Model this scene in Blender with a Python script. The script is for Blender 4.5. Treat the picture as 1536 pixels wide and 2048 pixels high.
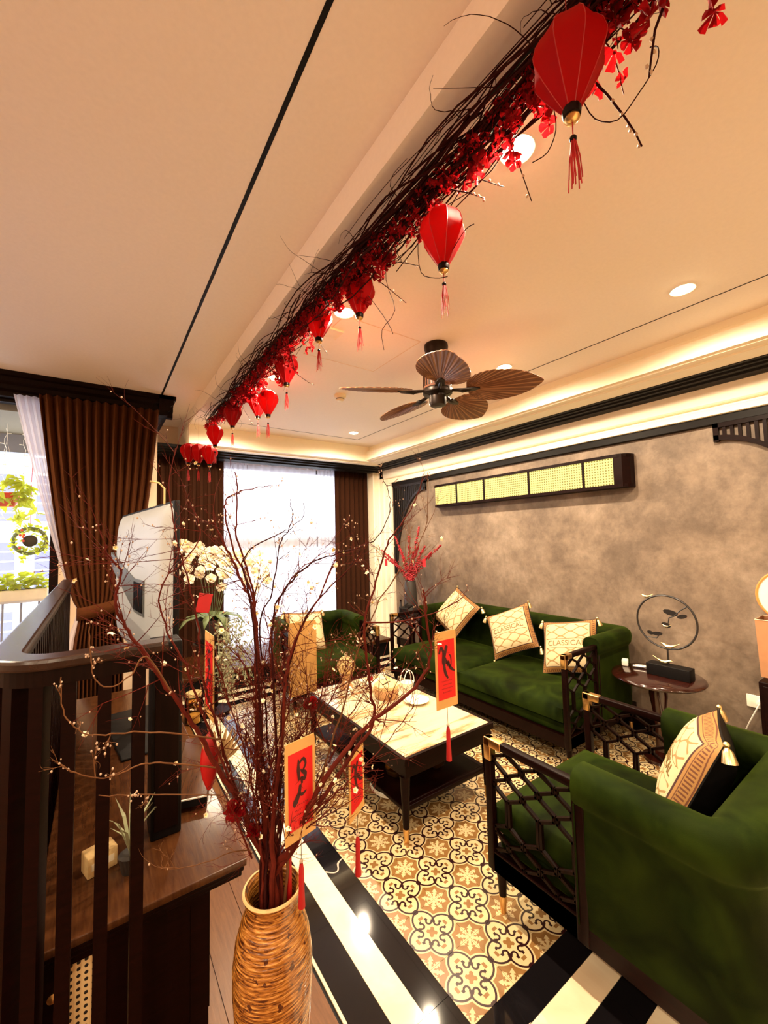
import bpy, math, random
from mathutils import Vector, Matrix
for o in list(bpy.data.objects): bpy.data.objects.remove(o)
SC = bpy.context.scene
COL = SC.collection
PI = math.pi
random.seed(7)
R0 = math.radians

# ---------------------------------------------------------------- camera
EYE = Vector((0, 0, 1.5117)); FPX = 810.9
MR = Vector((0.81783118, -0.57497939, -0.02347041))   # image right
MD = Vector((0.01666068, 0.06442668, -0.99778336))    # image down
MF = Vector((0.57521698, 0.81562731, 0.06226969))     # view direction
cd = bpy.data.cameras.new('camera'); cam = bpy.data.objects.new('camera', cd); COL.objects.link(cam)
m = Matrix((( MR.x, -MD.x, -MF.x, EYE.x), (MR.y, -MD.y, -MF.y, EYE.y), (MR.z, -MD.z, -MF.z, EYE.z), (0, 0, 0, 1)))
cam.matrix_world = m
cd.sensor_fit = 'VERTICAL'; cd.sensor_height = 36; cd.lens = FPX / 2048 * 36
cd.clip_start = 0.02; cd.clip_end = 200
SC.camera = cam
def ray(u, v):
    return MR * ((u - 768) / FPX) + MD * ((v - 1024) / FPX) + MF
def aty(u, v, y):
    d = ray(u, v); return EYE + d * (y / d.y)
def atx(u, v, x):
    d = ray(u, v); return EYE + d * (x / d.x)
def atz(u, v, z):
    d = ray(u, v); return EYE + d * ((z - EYE.z) / d.z)

# ---------------------------------------------------------------- world and view
SC.view_settings.view_transform = 'Standard'; SC.view_settings.look = 'None'
SC.view_settings.gamma = 1; SC.view_settings.use_curve_mapping = False
SC.view_settings.exposure = 1.45
SC.cycles.diffuse_bounces = 6
W = bpy.data.worlds.new('world'); SC.world = W; W.use_nodes = True
bg = W.node_tree.nodes['Background']
bg.inputs[0].default_value = (0.86, 0.92, 1.0, 1); bg.inputs[1].default_value = 2.9

WARM = (1.0, 0.79, 0.55)
DOWN_W = 46.0
# ---------------------------------------------------------------- node helper
class E:
    """small expression wrapper building Math nodes"""
    def __init__(s, nt, sock): s.nt = nt; s.s = sock
    def _m(s, op, *a, clamp=False):
        n = s.nt.nodes.new('ShaderNodeMath'); n.operation = op; n.use_clamp = clamp
        for i, x in enumerate((s,) + a):
            if isinstance(x, E): s.nt.links.new(x.s, n.inputs[i])
            else: n.inputs[i].default_value = x
        return E(s.nt, n.outputs[0])
    def __add__(s, o): return s._m('ADD', o)
    __radd__ = __add__
    def __sub__(s, o): return s._m('SUBTRACT', o)
    def __rsub__(s, o): return (s * -1) + o
    def __mul__(s, o): return s._m('MULTIPLY', o)
    __rmul__ = __mul__
    def __truediv__(s, o): return s._m('DIVIDE', o)
    def abs(s): return s._m('ABSOLUTE')
    def min(s, o): return s._m('MINIMUM', o)
    def max(s, o): return s._m('MAXIMUM', o)
    def sqrt(s): return s._m('SQRT')
    def lt(s, o): return s._m('LESS_THAN', o)
    def gt(s, o): return s._m('GREATER_THAN', o)
    def mod(s, o): return s._m('FLOORED_MODULO', o)
    def sin(s): return s._m('SINE')
    def atan2(s, o): return s._m('ARCTAN2', o)
def length(a, b): return (a * a + b * b).sqrt()

MATS = {}
def newmat(name):
    mt = bpy.data.materials.new(name); mt.use_nodes = True; MATS[name] = mt
    nt = mt.node_tree; return mt, nt, nt.nodes['Principled BSDF']
def rgba(c): return (c[0], c[1], c[2], 1)
def mix(nt, f, a, b):
    n = nt.nodes.new('ShaderNodeMix'); n.data_type = 'RGBA'
    if isinstance(f, E): nt.links.new(f.s, n.inputs[0])
    elif isinstance(f, (int, float)): n.inputs[0].default_value = f
    else: nt.links.new(f, n.inputs[0])
    for i, x in ((6, a), (7, b)):
        if isinstance(x, tuple): n.inputs[i].default_value = rgba(x)
        else: nt.links.new(x, n.inputs[i])
    return n.outputs[2]
def coords(nt, kind='Object'):
    tc = nt.nodes.new('ShaderNodeTexCoord'); sp = nt.nodes.new('ShaderNodeSeparateXYZ')
    nt.links.new(tc.outputs[kind], sp.inputs[0])
    return tc.outputs[kind], E(nt, sp.outputs[0]), E(nt, sp.outputs[1]), E(nt, sp.outputs[2])
def noise(nt, vec, scale, detail=3, rough=.5, dist=0, stretch=None):
    n = nt.nodes.new('ShaderNodeTexNoise'); n.inputs['Scale'].default_value = scale
    n.inputs['Detail'].default_value = detail; n.inputs['Roughness'].default_value = rough; n.inputs['Distortion'].default_value = dist
    if stretch:
        mp = nt.nodes.new('ShaderNodeMapping'); mp.inputs['Scale'].default_value = stretch
        nt.links.new(vec, mp.inputs[0]); vec = mp.outputs[0]
    nt.links.new(vec, n.inputs['Vector']); return n.outputs['Fac']
def ramp(nt, f, *stops):
    n = nt.nodes.new('ShaderNodeValToRGB'); cr = n.color_ramp
    while len(cr.elements) < len(stops): cr.elements.new(0.5)
    for e, (p, c) in zip(cr.elements, stops): e.position = p; e.color = rgba(c)
    nt.links.new(f.s if isinstance(f, E) else f, n.inputs[0]); return n.outputs[0]
def bump(nt, b, h, strength=.3, dist=.01):
    n = nt.nodes.new('ShaderNodeBump'); n.inputs['Strength'].default_value = strength; n.inputs['Distance'].default_value = dist
    nt.links.new(h.s if isinstance(h, E) else h, n.inputs['Height']); nt.links.new(n.outputs[0], b.inputs['Normal'])
def setp(b, **k):
    for a, v in k.items():
        a = {'rough': 'Roughness', 'metal': 'Metallic', 'spec': 'Specular IOR Level', 'sheen': 'Sheen Weight', 'coat': 'Coat Weight',
             'trans': 'Transmission Weight', 'ior': 'IOR', 'alpha': 'Alpha', 'estr': 'Emission Strength', 'sub': 'Subsurface Weight'}[a]
        b.inputs[a].default_value = v
def plain(name, c, rough=.5, var=.12, scale=20, **k):
    mt, nt, b = newmat(name); v, *_ = coords(nt)
    f = noise(nt, v, scale)
    nt.links.new(mix(nt, f, tuple(x * (1 - var) for x in c), tuple(min(1, x * (1 + var)) for x in c)), b.inputs['Base Color'])
    setp(b, rough=rough, **k); return mt
def emis(name, c, s):
    mt, nt, b = newmat(name); b.inputs['Base Color'].default_value = rgba(c)
    b.inputs['Emission Color'].default_value = rgba(c); setp(b, estr=s, rough=.6); return mt

# ---------------------------------------------------------------- materials
plain('plaster', (.90, .82, .73), .85, .04, 60)
plain('cream_paint', (.92, .84, .66), .6, .03, 30)
plain('cream_wall', (.80, .62, .44), .7, .05, 10)
plain('white_paint', (.85, .84, .82), .5, .03)
def wood(name, c1, c2, rough, st=(3, 3, 40), **k):
    mt, nt, b = newmat(name); v, *_ = coords(nt)
    f = noise(nt, v, 3, 5, .6, .4, st)
    nt.links.new(ramp(nt, f, (.3, c1), (.7, c2)), b.inputs['Base Color']); setp(b, rough=rough, **k)
    bump(nt, b, f, .08, .004); return mt
wood('dark_wood', (.0035, .0009, .0006), (.009, .0024, .0014), .4, (30, 30, 2), spec=.10)
wood('rail_wood', (.014, .006, .004), (.032, .014, .009), .27, (4, 30, 4))
wood('red_wood', (.0035, .0005, .0004), (.0085, .0012, .0008), .4, (4, 4, 30), spec=.10)
wood('console_wood', (.036, .011, .0035), (.075, .027, .008), .24, (30, 3, 3), spec=.35)
wood('floor_wood', (.11, .040, .010), (.17, .068, .020), .30, (30, 3, 3), spec=.25)
wood('fan_wood', (.10, .030, .012), (.17, .056, .022), .5, (12, 12, 12))
wood('table_wood', (.015, .003, .002), (.035, .007, .004), .16, (3, 20, 3), coat=.5)
plain('black_metal', (.012, .010, .010), .35)
plain('black', (.005, .004, .004), .5, spec=.15)
plain('bronze', (.014, .007, .004), .38, metal=.6)
plain('brass', (.80, .50, .20), .28, metal=1.0)
plain('gold', (.95, .72, .36), .3, metal=1.0)
plain('silver', (.72, .72, .72), .22, metal=1.0)
plain('grey_plastic', (.42, .45, .47), .42, .05)
plain('grey_dark', (.10, .11, .11), .5)
plain('ceramic_grey', (.035, .030, .027), .33)
plain('white_plastic', (.85, .82, .74), .35)
plain('ivory', (.84, .74, .52), .5)
plain('bark', (.085, .010, .005), .7, .5, 60, spec=.1)
plain('bark_tan', (.13, .055, .022), .7, .4, 60, spec=.1)
plain('bark_dark', (.026, .0035, .003), .7, .5, 60, spec=.08)
plain('bud', (.46, .32, .22), .5)
plain('petal_white', (.90, .84, .62), .6, sub=.0)
plain('stamen', (.75, .55, .08), .6)
plain('red_silk', (.36, .002, .003), .5, .15, 14)
plain('tassel_red', (.36, .003, .004), .6)
plain('red_paper', (.62, .003, .004), .55, .06, 30)
plain('gold_paper', (.62, .36, .11), .55, .12, 25)
plain('ink', (.035, .001, .001), .6)
plain('berry_red', (.30, .006, .012), .4)
plain('basket', (.45, .24, .10), .6, .3, 60)
plain('straw', (.66, .46, .20), .7, .3, 60)
plain('paper_brown', (.42, .20, .09), .7)
plain('orange_wood', (.70, .26, .06), .5)
plain('leaf_solid', (.30, .36, .03), .5, .3, 30)
plain('leaf_dark', (.10, .14, .05), .5, .3, 30)
plain('foliage_grey', (.32, .34, .20), .6, .3, 30)
plain('orchid', (.92, .80, .62), .6)
plain('pot_red', (.65, .04, .02), .5)
plain('olive', (.16, .13, .08), .8)
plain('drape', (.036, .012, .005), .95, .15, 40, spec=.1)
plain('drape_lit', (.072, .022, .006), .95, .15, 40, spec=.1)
plain('facade', (.26, .28, .33), .8)
plain('facade_dark', (.10, .10, .19), .5)
plain('warm_white', (.90, .86, .72), .5)

def fan_leaf():
    mt, nt, b = newmat('fan_leaf'); v, X, Y, Z = coords(nt)
    a = Y.atan2(X - .0)
    st = ((a * 60).sin() * .5 + .5)
    f = noise(nt, v, 14, 4)
    c = mix(nt, f, (.105, .034, .012), (.18, .064, .022))
    nt.links.new(mix(nt, st.gt(.80), c, (.34, .16, .07)), b.inputs['Base Color']); setp(b, rough=.45)
fan_leaf()
def velvet():
    mt, nt, b = newmat('velvet'); v, *_ = coords(nt)
    f = noise(nt, v, 6, 4, .55, .8)
    nt.links.new(ramp(nt, f, (.3, (.0045, .0100, .0005)), (.75, (.0185, .0320, .0022))), b.inputs['Base Color'])
    vc = b.inputs['Base Color'].links[0].from_socket; f2 = noise(nt, v, 2.4, 3, .5, 1.2)
    mm_ = nt.nodes.new('ShaderNodeMix'); mm_.data_type = 'RGBA'; mm_.blend_type = 'MULTIPLY'; mm_.inputs[0].default_value = 1
    nt.links.new(vc, mm_.inputs[6]); nt.links.new(ramp(nt, f2, (.36, (.38, .34, .30)), (.56, (1, 1, 1))), mm_.inputs[7]); nt.links.new(mm_.outputs[2], b.inputs['Base Color'])
    setp(b, rough=.75, sheen=.12, spec=.05); b.inputs['Sheen Tint'].default_value = (.40, .60, .06, 1); b.inputs['Sheen Roughness'].default_value = .35
    g = noise(nt, v, 500, 1); bump(nt, b, g, .15, .002)
velvet()
def concrete():
    mt, nt, b = newmat('concrete'); v, *_ = coords(nt)
    f = noise(nt, v, 1.9, 10, .66, .15); g = noise(nt, v, 11, 7, .75)
    a = ramp(nt, f, (.30, (.11, .077, .052)), (.43, (.145, .103, .072)), (.54, (.21, .153, .108)), (.68, (.31, .238, .175)))
    c = ramp(nt, g, (.34, (.45, .43, .42)), (.60, (1, 1, 1)))
    n = nt.nodes.new('ShaderNodeMix'); n.data_type = 'RGBA'; n.blend_type = 'MULTIPLY'; n.inputs[0].default_value = .55
    nt.links.new(a, n.inputs[6]); nt.links.new(c, n.inputs[7]); nt.links.new(n.outputs[2], b.inputs['Base Color'])
    setp(b, rough=.6); bump(nt, b, g, .1, .004)
concrete()
def marble(name, base, vein, veinpos, rough):
    mt, nt, b = newmat(name); v, *_ = coords(nt, 'Generated' if False else 'Object')
    gi = nt.nodes.new('ShaderNodeNewGeometry')
    f = noise(nt, gi.outputs['Position'], 1.1, 3, .45, .9)
    e = (E(nt, f) - veinpos).abs()
    w = e.lt(.0022)
    nt.links.new(mix(nt, w, base, vein), b.inputs['Base Color']); setp(b, rough=rough, coat=.3, spec=.4); b.inputs['Coat Roughness'].default_value = .02
marble('marble_black', (.006, .005, .006), (.45, .38, .32), .5, .06)
def marble_cream():
    mt, nt, b = newmat('marble_cream'); gi = nt.nodes.new('ShaderNodeNewGeometry')
    f = noise(nt, gi.outputs['Position'], 3, 5, .6, 1.5)
    nt.links.new(ramp(nt, f, (.35, (.82, .66, .44)), (.6, (.90, .78, .56))), b.inputs['Base Color']); setp(b, rough=.10, coat=.3, spec=.3); b.inputs['Coat Roughness'].default_value = .02
marble_cream()
def table_marble():
    mt, nt, b = newmat('table_marble'); v, *_ = coords(nt)
    f = noise(nt, v, 1.6, 6, .6, 1.0, (1.2, 6, 1))
    nt.links.new(ramp(nt, f, (.36, (.30, .13, .05)), (.43, (.48, .31, .16)), (.50, (.62, .53, .34)), (.8, (.66, .59, .41))), b.inputs['Base Color']); setp(b, rough=.12, coat=.5)
table_marble()

def tile_mat():
    mt, nt, b = newmat('patterned_tile')
    v, X, Y, Z = coords(nt)
    q = .70710678
    x = (X / .2).abs(); y = (Y / .2).abs()           # 0..0.5, scroll centre at 0, star at the corner
    d = (x + y) * q; e = ((x - y) * q).abs()
    def rng(lo, hi, t): return t.gt(lo) * t.lt(hi)
    hw = .0185
    arc = (length(d - .130, e - .210) - .264).abs().lt(hw) * d.gt(.275) * e.lt(.335)
    stem = e.lt(.026) * rng(.195, .300, d)
    curl = (length(d - .205, e - .078) - .052).abs().lt(hw) * (d.lt(.225) + e.lt(.040)).gt(.5)
    tip = ((d - .238).abs() + (e - .138).abs() * .7).lt(.030)
    foot = (length(d - .352, e - .326)).lt(.030)
    dark = arc.max(stem).max(curl).max(tip).max(foot)
    gap = ((x - y).abs() - .5).abs().lt(.016)
    a = 0.5 - x; c = 0.5 - y
    mn = a.min(c); mx = a.max(c)
    dd = ((a - c) * q).abs(); da = (a + c) * q
    ray1 = mn.lt(.024) * mx.lt(.20) + mn.lt((.262 - mx) * .62) * rng(.175, .262, mx)
    ray2 = dd.lt(.024) * da.lt(.20) + dd.lt((.262 - da) * .62) * rng(.175, .262, da)
    bar = mn.lt(.045) * rng(.120, .150, mx) + dd.lt(.045) * rng(.120, .150, da)
    star = (ray1 + ray2 + bar).gt(.5)
    med = length(d - .130, e - .210).gt(.312) * d.gt(.350) * (x.min(y).gt(.150))
    quat = (x.max(y) + (x.min(y) - .045).abs() * .35).lt(.088) * (length(x - .088, y).gt(.028)) * (length(x, y - .088).gt(.028))
    dot = ((x - .335).abs().max((y - .02).abs())).min((y - .335).abs().max((x - .02).abs())).lt(.030)
    grit = noise(nt, v, 60, 3)
    cream = mix(nt, grit, (.56, .43, .22), (.66, .53, .30))
    tan = mix(nt, grit, (.20, .095, .026), (.29, .15, .045))
    c0 = mix(nt, (med * (1 - star)).max(quat).max(dot), cream, tan)
    c1 = mix(nt, dark, c0, (.022, .003, .004))
    nt.links.new(c1, b.inputs['Base Color']); setp(b, rough=.30, spec=.4, coat=.45); b.inputs['Coat Roughness'].default_value = .06
tile_mat()

def rattan(name='rattan_lit', emit=True):
    mt, nt, b = newmat(name); v, X, Y, Z = coords(nt)
    k = .0225 if emit else .0165
    h = ((X + Y) / k).mod(1.0) - .5; g = (Z / k).mod(1.0) - .5
    hole = length(h, g).lt(.27)
    if emit:
        c = mix(nt, hole, (.98, .88, .26), (.26, .20, .02))
        nt.links.new(c, b.inputs['Emission Color']); setp(b, estr=.36, rough=.7)
        nt.links.new(mix(nt, hole, (.16, .13, .04), (.03, .02, .004)), b.inputs['Base Color'])
    else:
        nt.links.new(mix(nt, hole, (.72, .50, .24), (.01, .006, .004)), b.inputs['Base Color']); setp(b, rough=.6)
rattan(); rattan('rattan_cane', False)

def sheer():
    mt, nt, b = newmat('sheer_voile')
    out = nt.nodes['Material Output']
    tr = nt.nodes.new('ShaderNodeBsdfTransparent'); tl = nt.nodes.new('ShaderNodeBsdfTranslucent'); df = nt.nodes.new('ShaderNodeBsdfDiffuse')
    tl.inputs[0].default_value = (.88, .86, .93, 1); df.inputs[0].default_value = (.85, .84, .90, 1); tr.inputs[0].default_value = (1, 1, 1, 1)
    m1 = nt.nodes.new('ShaderNodeMixShader'); m1.inputs[0].default_value = .35
    m2 = nt.nodes.new('ShaderNodeMixShader'); m2.inputs[0].default_value = .62
    nt.links.new(tl.outputs[0], m1.inputs[1]); nt.links.new(df.outputs[0], m1.inputs[2])
    nt.links.new(tr.outputs[0], m2.inputs[1]); nt.links.new(m1.outputs[0], m2.inputs[2]); nt.links.new(m2.outputs[0], out.inputs[0])
sheer()
def lantern_silk():
    mt, nt, b = newmat('lantern_silk'); out = nt.nodes['Material Output']
    b.inputs['Base Color'].default_value = (.34, .002, .004, 1); setp(b, rough=.6, spec=.15)
    tl = nt.nodes.new('ShaderNodeBsdfTranslucent'); tl.inputs[0].default_value = (.50, .002, .003, 1)
    m2 = nt.nodes.new('ShaderNodeMixShader'); m2.inputs[0].default_value = .5
    nt.links.new(b.outputs[0], m2.inputs[1]); nt.links.new(tl.outputs[0], m2.inputs[2]); nt.links.new(m2.outputs[0], out.inputs[0])
lantern_silk()
def petal_red():
    mt, nt, b = newmat('petal_red'); out = nt.nodes['Material Output']
    b.inputs['Base Color'].default_value = (.20, .003, .005, 1); setp(b, rough=.6, spec=.1)
    tl = nt.nodes.new('ShaderNodeBsdfTranslucent'); tl.inputs[0].default_value = (.38, .004, .006, 1)
    m2 = nt.nodes.new('ShaderNodeMixShader'); m2.inputs[0].default_value = .35
    nt.links.new(b.outputs[0], m2.inputs[1]); nt.links.new(tl.outputs[0], m2.inputs[2]); nt.links.new(m2.outputs[0], out.inputs[0])
petal_red()
def leaf_lit():
    mt, nt, b = newmat('leaf'); out = nt.nodes['Material Output']; v, *_ = coords(nt, 'Object')
    b.inputs['Base Color'].default_value = (.42, .46, .03, 1); setp(b, rough=.5)
    tl = nt.nodes.new('ShaderNodeBsdfTranslucent'); tl.inputs[0].default_value = (.62, .66, .04, 1)
    m2 = nt.nodes.new('ShaderNodeMixShader'); m2.inputs[0].default_value = .5
    nt.links.new(b.outputs[0], m2.inputs[1]); nt.links.new(tl.outputs[0], m2.inputs[2]); nt.links.new(m2.outputs[0], out.inputs[0])
leaf_lit()
def glass(name='glass', c=(1, 1, 1)):
    mt, nt, b = newmat(name); out = nt.nodes['Material Output']
    g = nt.nodes.new('ShaderNodeBsdfGlossy'); g.inputs['Roughness'].default_value = .03
    t = nt.nodes.new('ShaderNodeBsdfTransparent'); t.inputs[0].default_value = rgba(c)
    mx = nt.nodes.new('ShaderNodeMixShader'); fr = nt.nodes.new('ShaderNodeFresnel'); fr.inputs[0].default_value = 1.35
    nt.links.new(fr.outputs[0], mx.inputs[0]); nt.links.new(t.outputs[0], mx.inputs[1]); nt.links.new(g.outputs[0], mx.inputs[2]); nt.links.new(mx.outputs[0], out.inputs[0])
glass(); glass('amber_glass', (.9, .75, .5))
def vase_mat():
    mt, nt, b = newmat('mosaic_glaze'); v, X, Y, Z = coords(nt)
    f = noise(nt, v, 1, 3, .6, .6, (34, 34, 300)); h = noise(nt, v, 45, 2)
    c = ramp(nt, f, (.36, (.06, .012, .002)), (.46, (.24, .082, .011)), (.57, (.44, .18, .032)), (.72, (.70, .40, .11)))
    c2 = mix(nt, E(nt, h).gt(.66), c, (.07, .016, .003))
    nt.links.new(c2, b.inputs['Base Color']); setp(b, rough=.22, coat=.4)
    bump(nt, b, (Z * 800).sin() * .5 + E(nt, f), .5, .002)
vase_mat()
def pillow_mat():
    mt, nt, b = newmat('cushion_print'); v, X, Y, Z = coords(nt)
    x = X.abs(); y = Y.abs(); mm = x.max(y); mn = x.min(y)
    border = mm.gt(.172); line = (mm - .172).abs().lt(.0028)
    key = ((mn / .016).mod(1.0) - .5).abs().lt(.22) * (mm - .1935).abs().lt(.007)
    key2 = (mm - .2045).abs().lt(.0012) + (mm - .1835).abs().lt(.0012)
    k = .075
    w1 = ((X / k) * 3.14159).sin() * .25
    fr = ((Y / k) + w1).mod(1.0) - .5
    fr2 = ((Y / k) - w1 + .5).mod(1.0) - .5
    orn = (fr.abs().lt(.07) + fr2.abs().lt(.07)).gt(.5) * mm.lt(.16) * Y.abs().gt(.035)
    base = mix(nt, orn, (.58, .46, .26), (.30, .18, .06))
    c = mix(nt, border, base, (.34, .17, .045))
    c = mix(nt, (key + key2).gt(.5), c, (.13, .04, .012))
    c = mix(nt, line, c, (.05, .01, .006))
    nt.links.new(c, b.inputs['Base Color']); setp(b, rough=.7)
pillow_mat()

# ---------------------------------------------------------------- mesh helpers
class MB:
    def __init__(s): s.v = []; s.f = []; s.mi = []
    def add(s, vs, fs, mi=0, mat=None):
        b = len(s.v)
        for p in vs:
            p = Vector(p); s.v.append(mat @ p if mat is not None else p)
        for f in fs: s.f.append([b + i for i in f]); s.mi.append(mi)
        return s
    def box(s, x0, x1, y0, y1, z0, z1, mi=0, mat=None):
        vs = [(x, y, z) for z in (z0, z1) for y in (y0, y1) for x in (x0, x1)]
        return s.add(vs, [(0, 2, 3, 1), (4, 5, 7, 6), (0, 1, 5, 4), (2, 6, 7, 3), (0, 4, 6, 2), (1, 3, 7, 5)], mi, mat)
    def rbox(s, x0, x1, y0, y1, z0, z1, r, mi=0, mat=None, n=3):
        """box with rounded edges (superellipsoid-like corner patches)"""
        cx, cy, cz = (x0+x1)/2, (y0+y1)/2, (z0+z1)/2; hx, hy, hz = (x1-x0)/2-r, (y1-y0)/2-r, (z1-z0)/2-r
        N = 4 * (n + 1); rings = []
        angs = []
        for k in range(4):
            for i in range(n + 1): angs.append((k, (k + i / n) * PI / 2))
        lats = [(-1, -PI/2 + i / n * PI / 2) for i in range(n + 1)] + [(1, i / n * PI / 2) for i in range(n + 1)]
        vs = []
        sg = [(1, 1), (-1, 1), (-1, -1), (1, -1)]
        for sz, la in lats:
            for k, a in angs:
                vs.append((cx + sg[k][0] * hx + r * math.cos(la) * math.cos(a), cy + sg[k][1] * hy + r * math.cos(la) * math.sin(a), cz + sz * hz + r * math.sin(la)))
        L = len(lats); fs = []
        for j in range(L - 1):
            for i in range(N):
                i2 = (i + 1) % N; fs.append((j*N+i, j*N+i2, (j+1)*N+i2, (j+1)*N+i))
        fs.append(tuple(range(N - 1, -1, -1))); fs.append(tuple((L-1)*N + i for i in range(N)))
        return s.add(vs, fs, mi, mat)
    def prism(s, poly, axis, a, b, mi=0):
        """closed polygon [(p,q)] extruded along axis from a to b"""
        n = len(poly)
        def P(p, q, t): return {'x': (t, p, q), 'y': (p, t, q), 'z': (p, q, t)}[axis]
        vs = [P(p, q, a) for p, q in poly] + [P(p, q, b) for p, q in poly]
        fs = [tuple(range(n)), tuple(range(2*n - 1, n - 1, -1))] + [(i, i + n, (i+1) % n + n, (i+1) % n) for i in range(n)]
        return s.add(vs, fs, mi)
    def tube(s, pts, r, n=6, mi=0, cap=True):
        pts = [Vector(p) for p in pts]
        if not hasattr(r, '__len__'): r = [r] * len(pts)
        vs = []; fs = []; ref = None
        for i, p in enumerate(pts):
            t = (pts[min(i+1, len(pts)-1)] - pts[max(i-1, 0)])
            if t.length < 1e-9: t = Vector((0, 0, 1))
            t.normalize()
            if ref is None: ref = Vector((0, 0, 1)) if abs(t.z) < .9 else Vector((1, 0, 0))
            a = t.cross(ref)
            if a.length < 1e-4: a = t.cross(Vector((.3, 1, .2)))
            a.normalize(); b = a.cross(t); ref = b.cross(t) * 0 + (t.cross(a) * -1)
            for k in range(n):
                an = 2*PI*k/n; vs.append(p + (a*math.cos(an) + b*math.sin(an)) * r[i])
        for i in range(len(pts) - 1):
            for k in range(n):
                k2 = (k+1) % n; fs.append((i*n+k, i*n+k2, (i+1)*n+k2, (i+1)*n+k))
        if cap:
            fs.append(tuple(range(n-1, -1, -1))); fs.append(tuple((len(pts)-1)*n + k for k in range(n)))
        return s.add(vs, fs, mi)
    def lathe(s, prof, n=24, c=(0, 0), mi=0, cap=True, mat=None):
        vs = [(c[0] + r*math.cos(2*PI*k/n), c[1] + r*math.sin(2*PI*k/n), z) for r, z in prof for k in range(n)]
        fs = [(i*n+k, i*n+(k+1) % n, (i+1)*n+(k+1) % n, (i+1)*n+k) for i in range(len(prof)-1) for k in range(n)]
        if cap:
            if prof[0][0] > 1e-6: fs.append(tuple(range(n-1, -1, -1)))
            if prof[-1][0] > 1e-6: fs.append(tuple((len(prof)-1)*n + k for k in range(n)))
        return s.add(vs, fs, mi, mat)
    def ball(s, c, r, n=6, mi=0, sz=1.0):
        prof = [(max(1e-4, r*math.sin(PI*i/n)), -r*sz*math.cos(PI*i/n)) for i in range(n+1)]
        vs = [(c[0] + q*math.cos(2*PI*k/(n+2)), c[1] + q*math.sin(2*PI*k/(n+2)), c[2] + z) for q, z in prof for k in range(n+2)]
        N = n + 2
        fs = [(i*N+k, i*N+(k+1) % N, (i+1)*N+(k+1) % N, (i+1)*N+k) for i in range(n) for k in range(N)]
        return s.add(vs, fs, mi)
    def grid(s, fn, nu, nv, mi=0, closeu=False):
        vs = [fn(i/nu, j/nv) for j in range(nv+1) for i in range(nu+1)]
        fs = [(j*(nu+1)+i, j*(nu+1)+i+1, (j+1)*(nu+1)+i+1, (j+1)*(nu+1)+i) for j in range(nv) for i in range(nu)]
        return s.add(vs, fs, mi)
    def mesh(s, name, mats, smooth=False):
        me = bpy.data.meshes.new(name); me.from_pydata([tuple(p) for p in s.v], [], s.f)
        for q in (mats if isinstance(mats, (list, tuple)) else [mats]): me.materials.append(MATS[q])
        if any(s.mi): me.polygons.foreach_set('material_index', s.mi)
        if smooth:
            me.polygons.foreach_set('use_smooth', [True]*len(me.polygons))
            try: me.set_sharp_from_angle(angle=R0(smooth if smooth is not True else 45))
            except Exception: pass
        me.update(); return me
    def build(s, name, mats, parent=None, smooth=False, loc=None, **kw):
        return link(name, s.mesh(name, mats, smooth), parent, loc, **kw)
def link(name, data, parent=None, loc=None, rot=None, kind=None, label=None, cat=None, group=None, scale=None):
    o = bpy.data.objects.new(name, data); COL.objects.link(o)
    if parent is not None: o.parent = parent
    if loc is not None: o.location = loc
    if rot is not None: o.rotation_euler = rot
    if scale is not None: o.scale = scale
    if kind: o['kind'] = kind
    if label: o['label'] = label
    if cat: o['category'] = cat
    if group: o['group'] = group
    return o
def thing(name, label, cat, loc=(0, 0, 0), rz=0, group=None, rot=None):
    return link(name, None, None, loc, rot or (0, 0, rz), None, label, cat, group)
def kids(o): return [c for c in o.children]
def dup(o, parent=None, loc=None, rz=None, label=None, rot=None):
    c = o.copy(); COL.objects.link(c); c.parent = parent
    for ch in kids(o): dup(ch, c)
    if loc is not None: c.location = loc
    if rz is not None: c.rotation_euler = (0, 0, rz)
    if rot is not None: c.rotation_euler = rot
    if label: c['label'] = label
    return c
def S(name, mb, mat, smooth=False, parent=None):
    return mb.build(name, mat, parent, smooth, kind='structure')
# ================================================================ THE SETTING
XW, YW = 3.5, 5.3           # right wall, far window wall
ZR, ZL = 2.75, 2.88         # right and left ceiling heights
XB = .76                    # face of the ceiling drop
XS0, YS0 = -4.2, -3.6       # back corner of the room
fl = S('floor', MB().box(.64, XW+.1, YS0, YW+.1, -.12, -.006), 'black')
tm = MB().box(-.0994, .0994, -.0994, .0994, -.006, 0).mesh('tile', 'patterned_tile')
TX0, TY0, NTX, NTY = .970, .964, 12, 15
for i in range(NTX):
    for j in range(NTY):
        link('tile', tm, fl, (TX0 + .2*i + .1, TY0 + .2*j + .1, 0))
TX1, TY1 = TX0 + .2*NTX, TY0 + .2*NTY
def slab(x0, x1, y0, y1, mat, L=.8, off=0.0):
    """marble strip cut into pieces along its longer side"""
    g = .0008
    if (y1-y0) > (x1-x0):
        y = y0
        cuts = [y0]
        t = y0 + off if off else y0 + L
        while t < y1 - .05: cuts.append(t); t += L
        cuts.append(y1)
        for a, b in zip(cuts, cuts[1:]): MB().box(x0+g, x1-g, a+g, b-g, -.006, .0).build('marble_strip', mat, fl)
    else:
        cuts = [x0]; t = x0 + (off if off else L)
        while t < x1 - .05: cuts.append(t); t += L
        cuts.append(x1)
        for a, b in zip(cuts, cuts[1:]): MB().box(a+g, b-g, y0+g, y1-g, -.006, .0).build('marble_strip', mat, fl)
a, b_, c_ = .100, .100, .108
rings = [('marble_black', 0, a), ('marble_cream', a, a+b_), ('marble_black', a+b_, a+b_+c_)]
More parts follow.
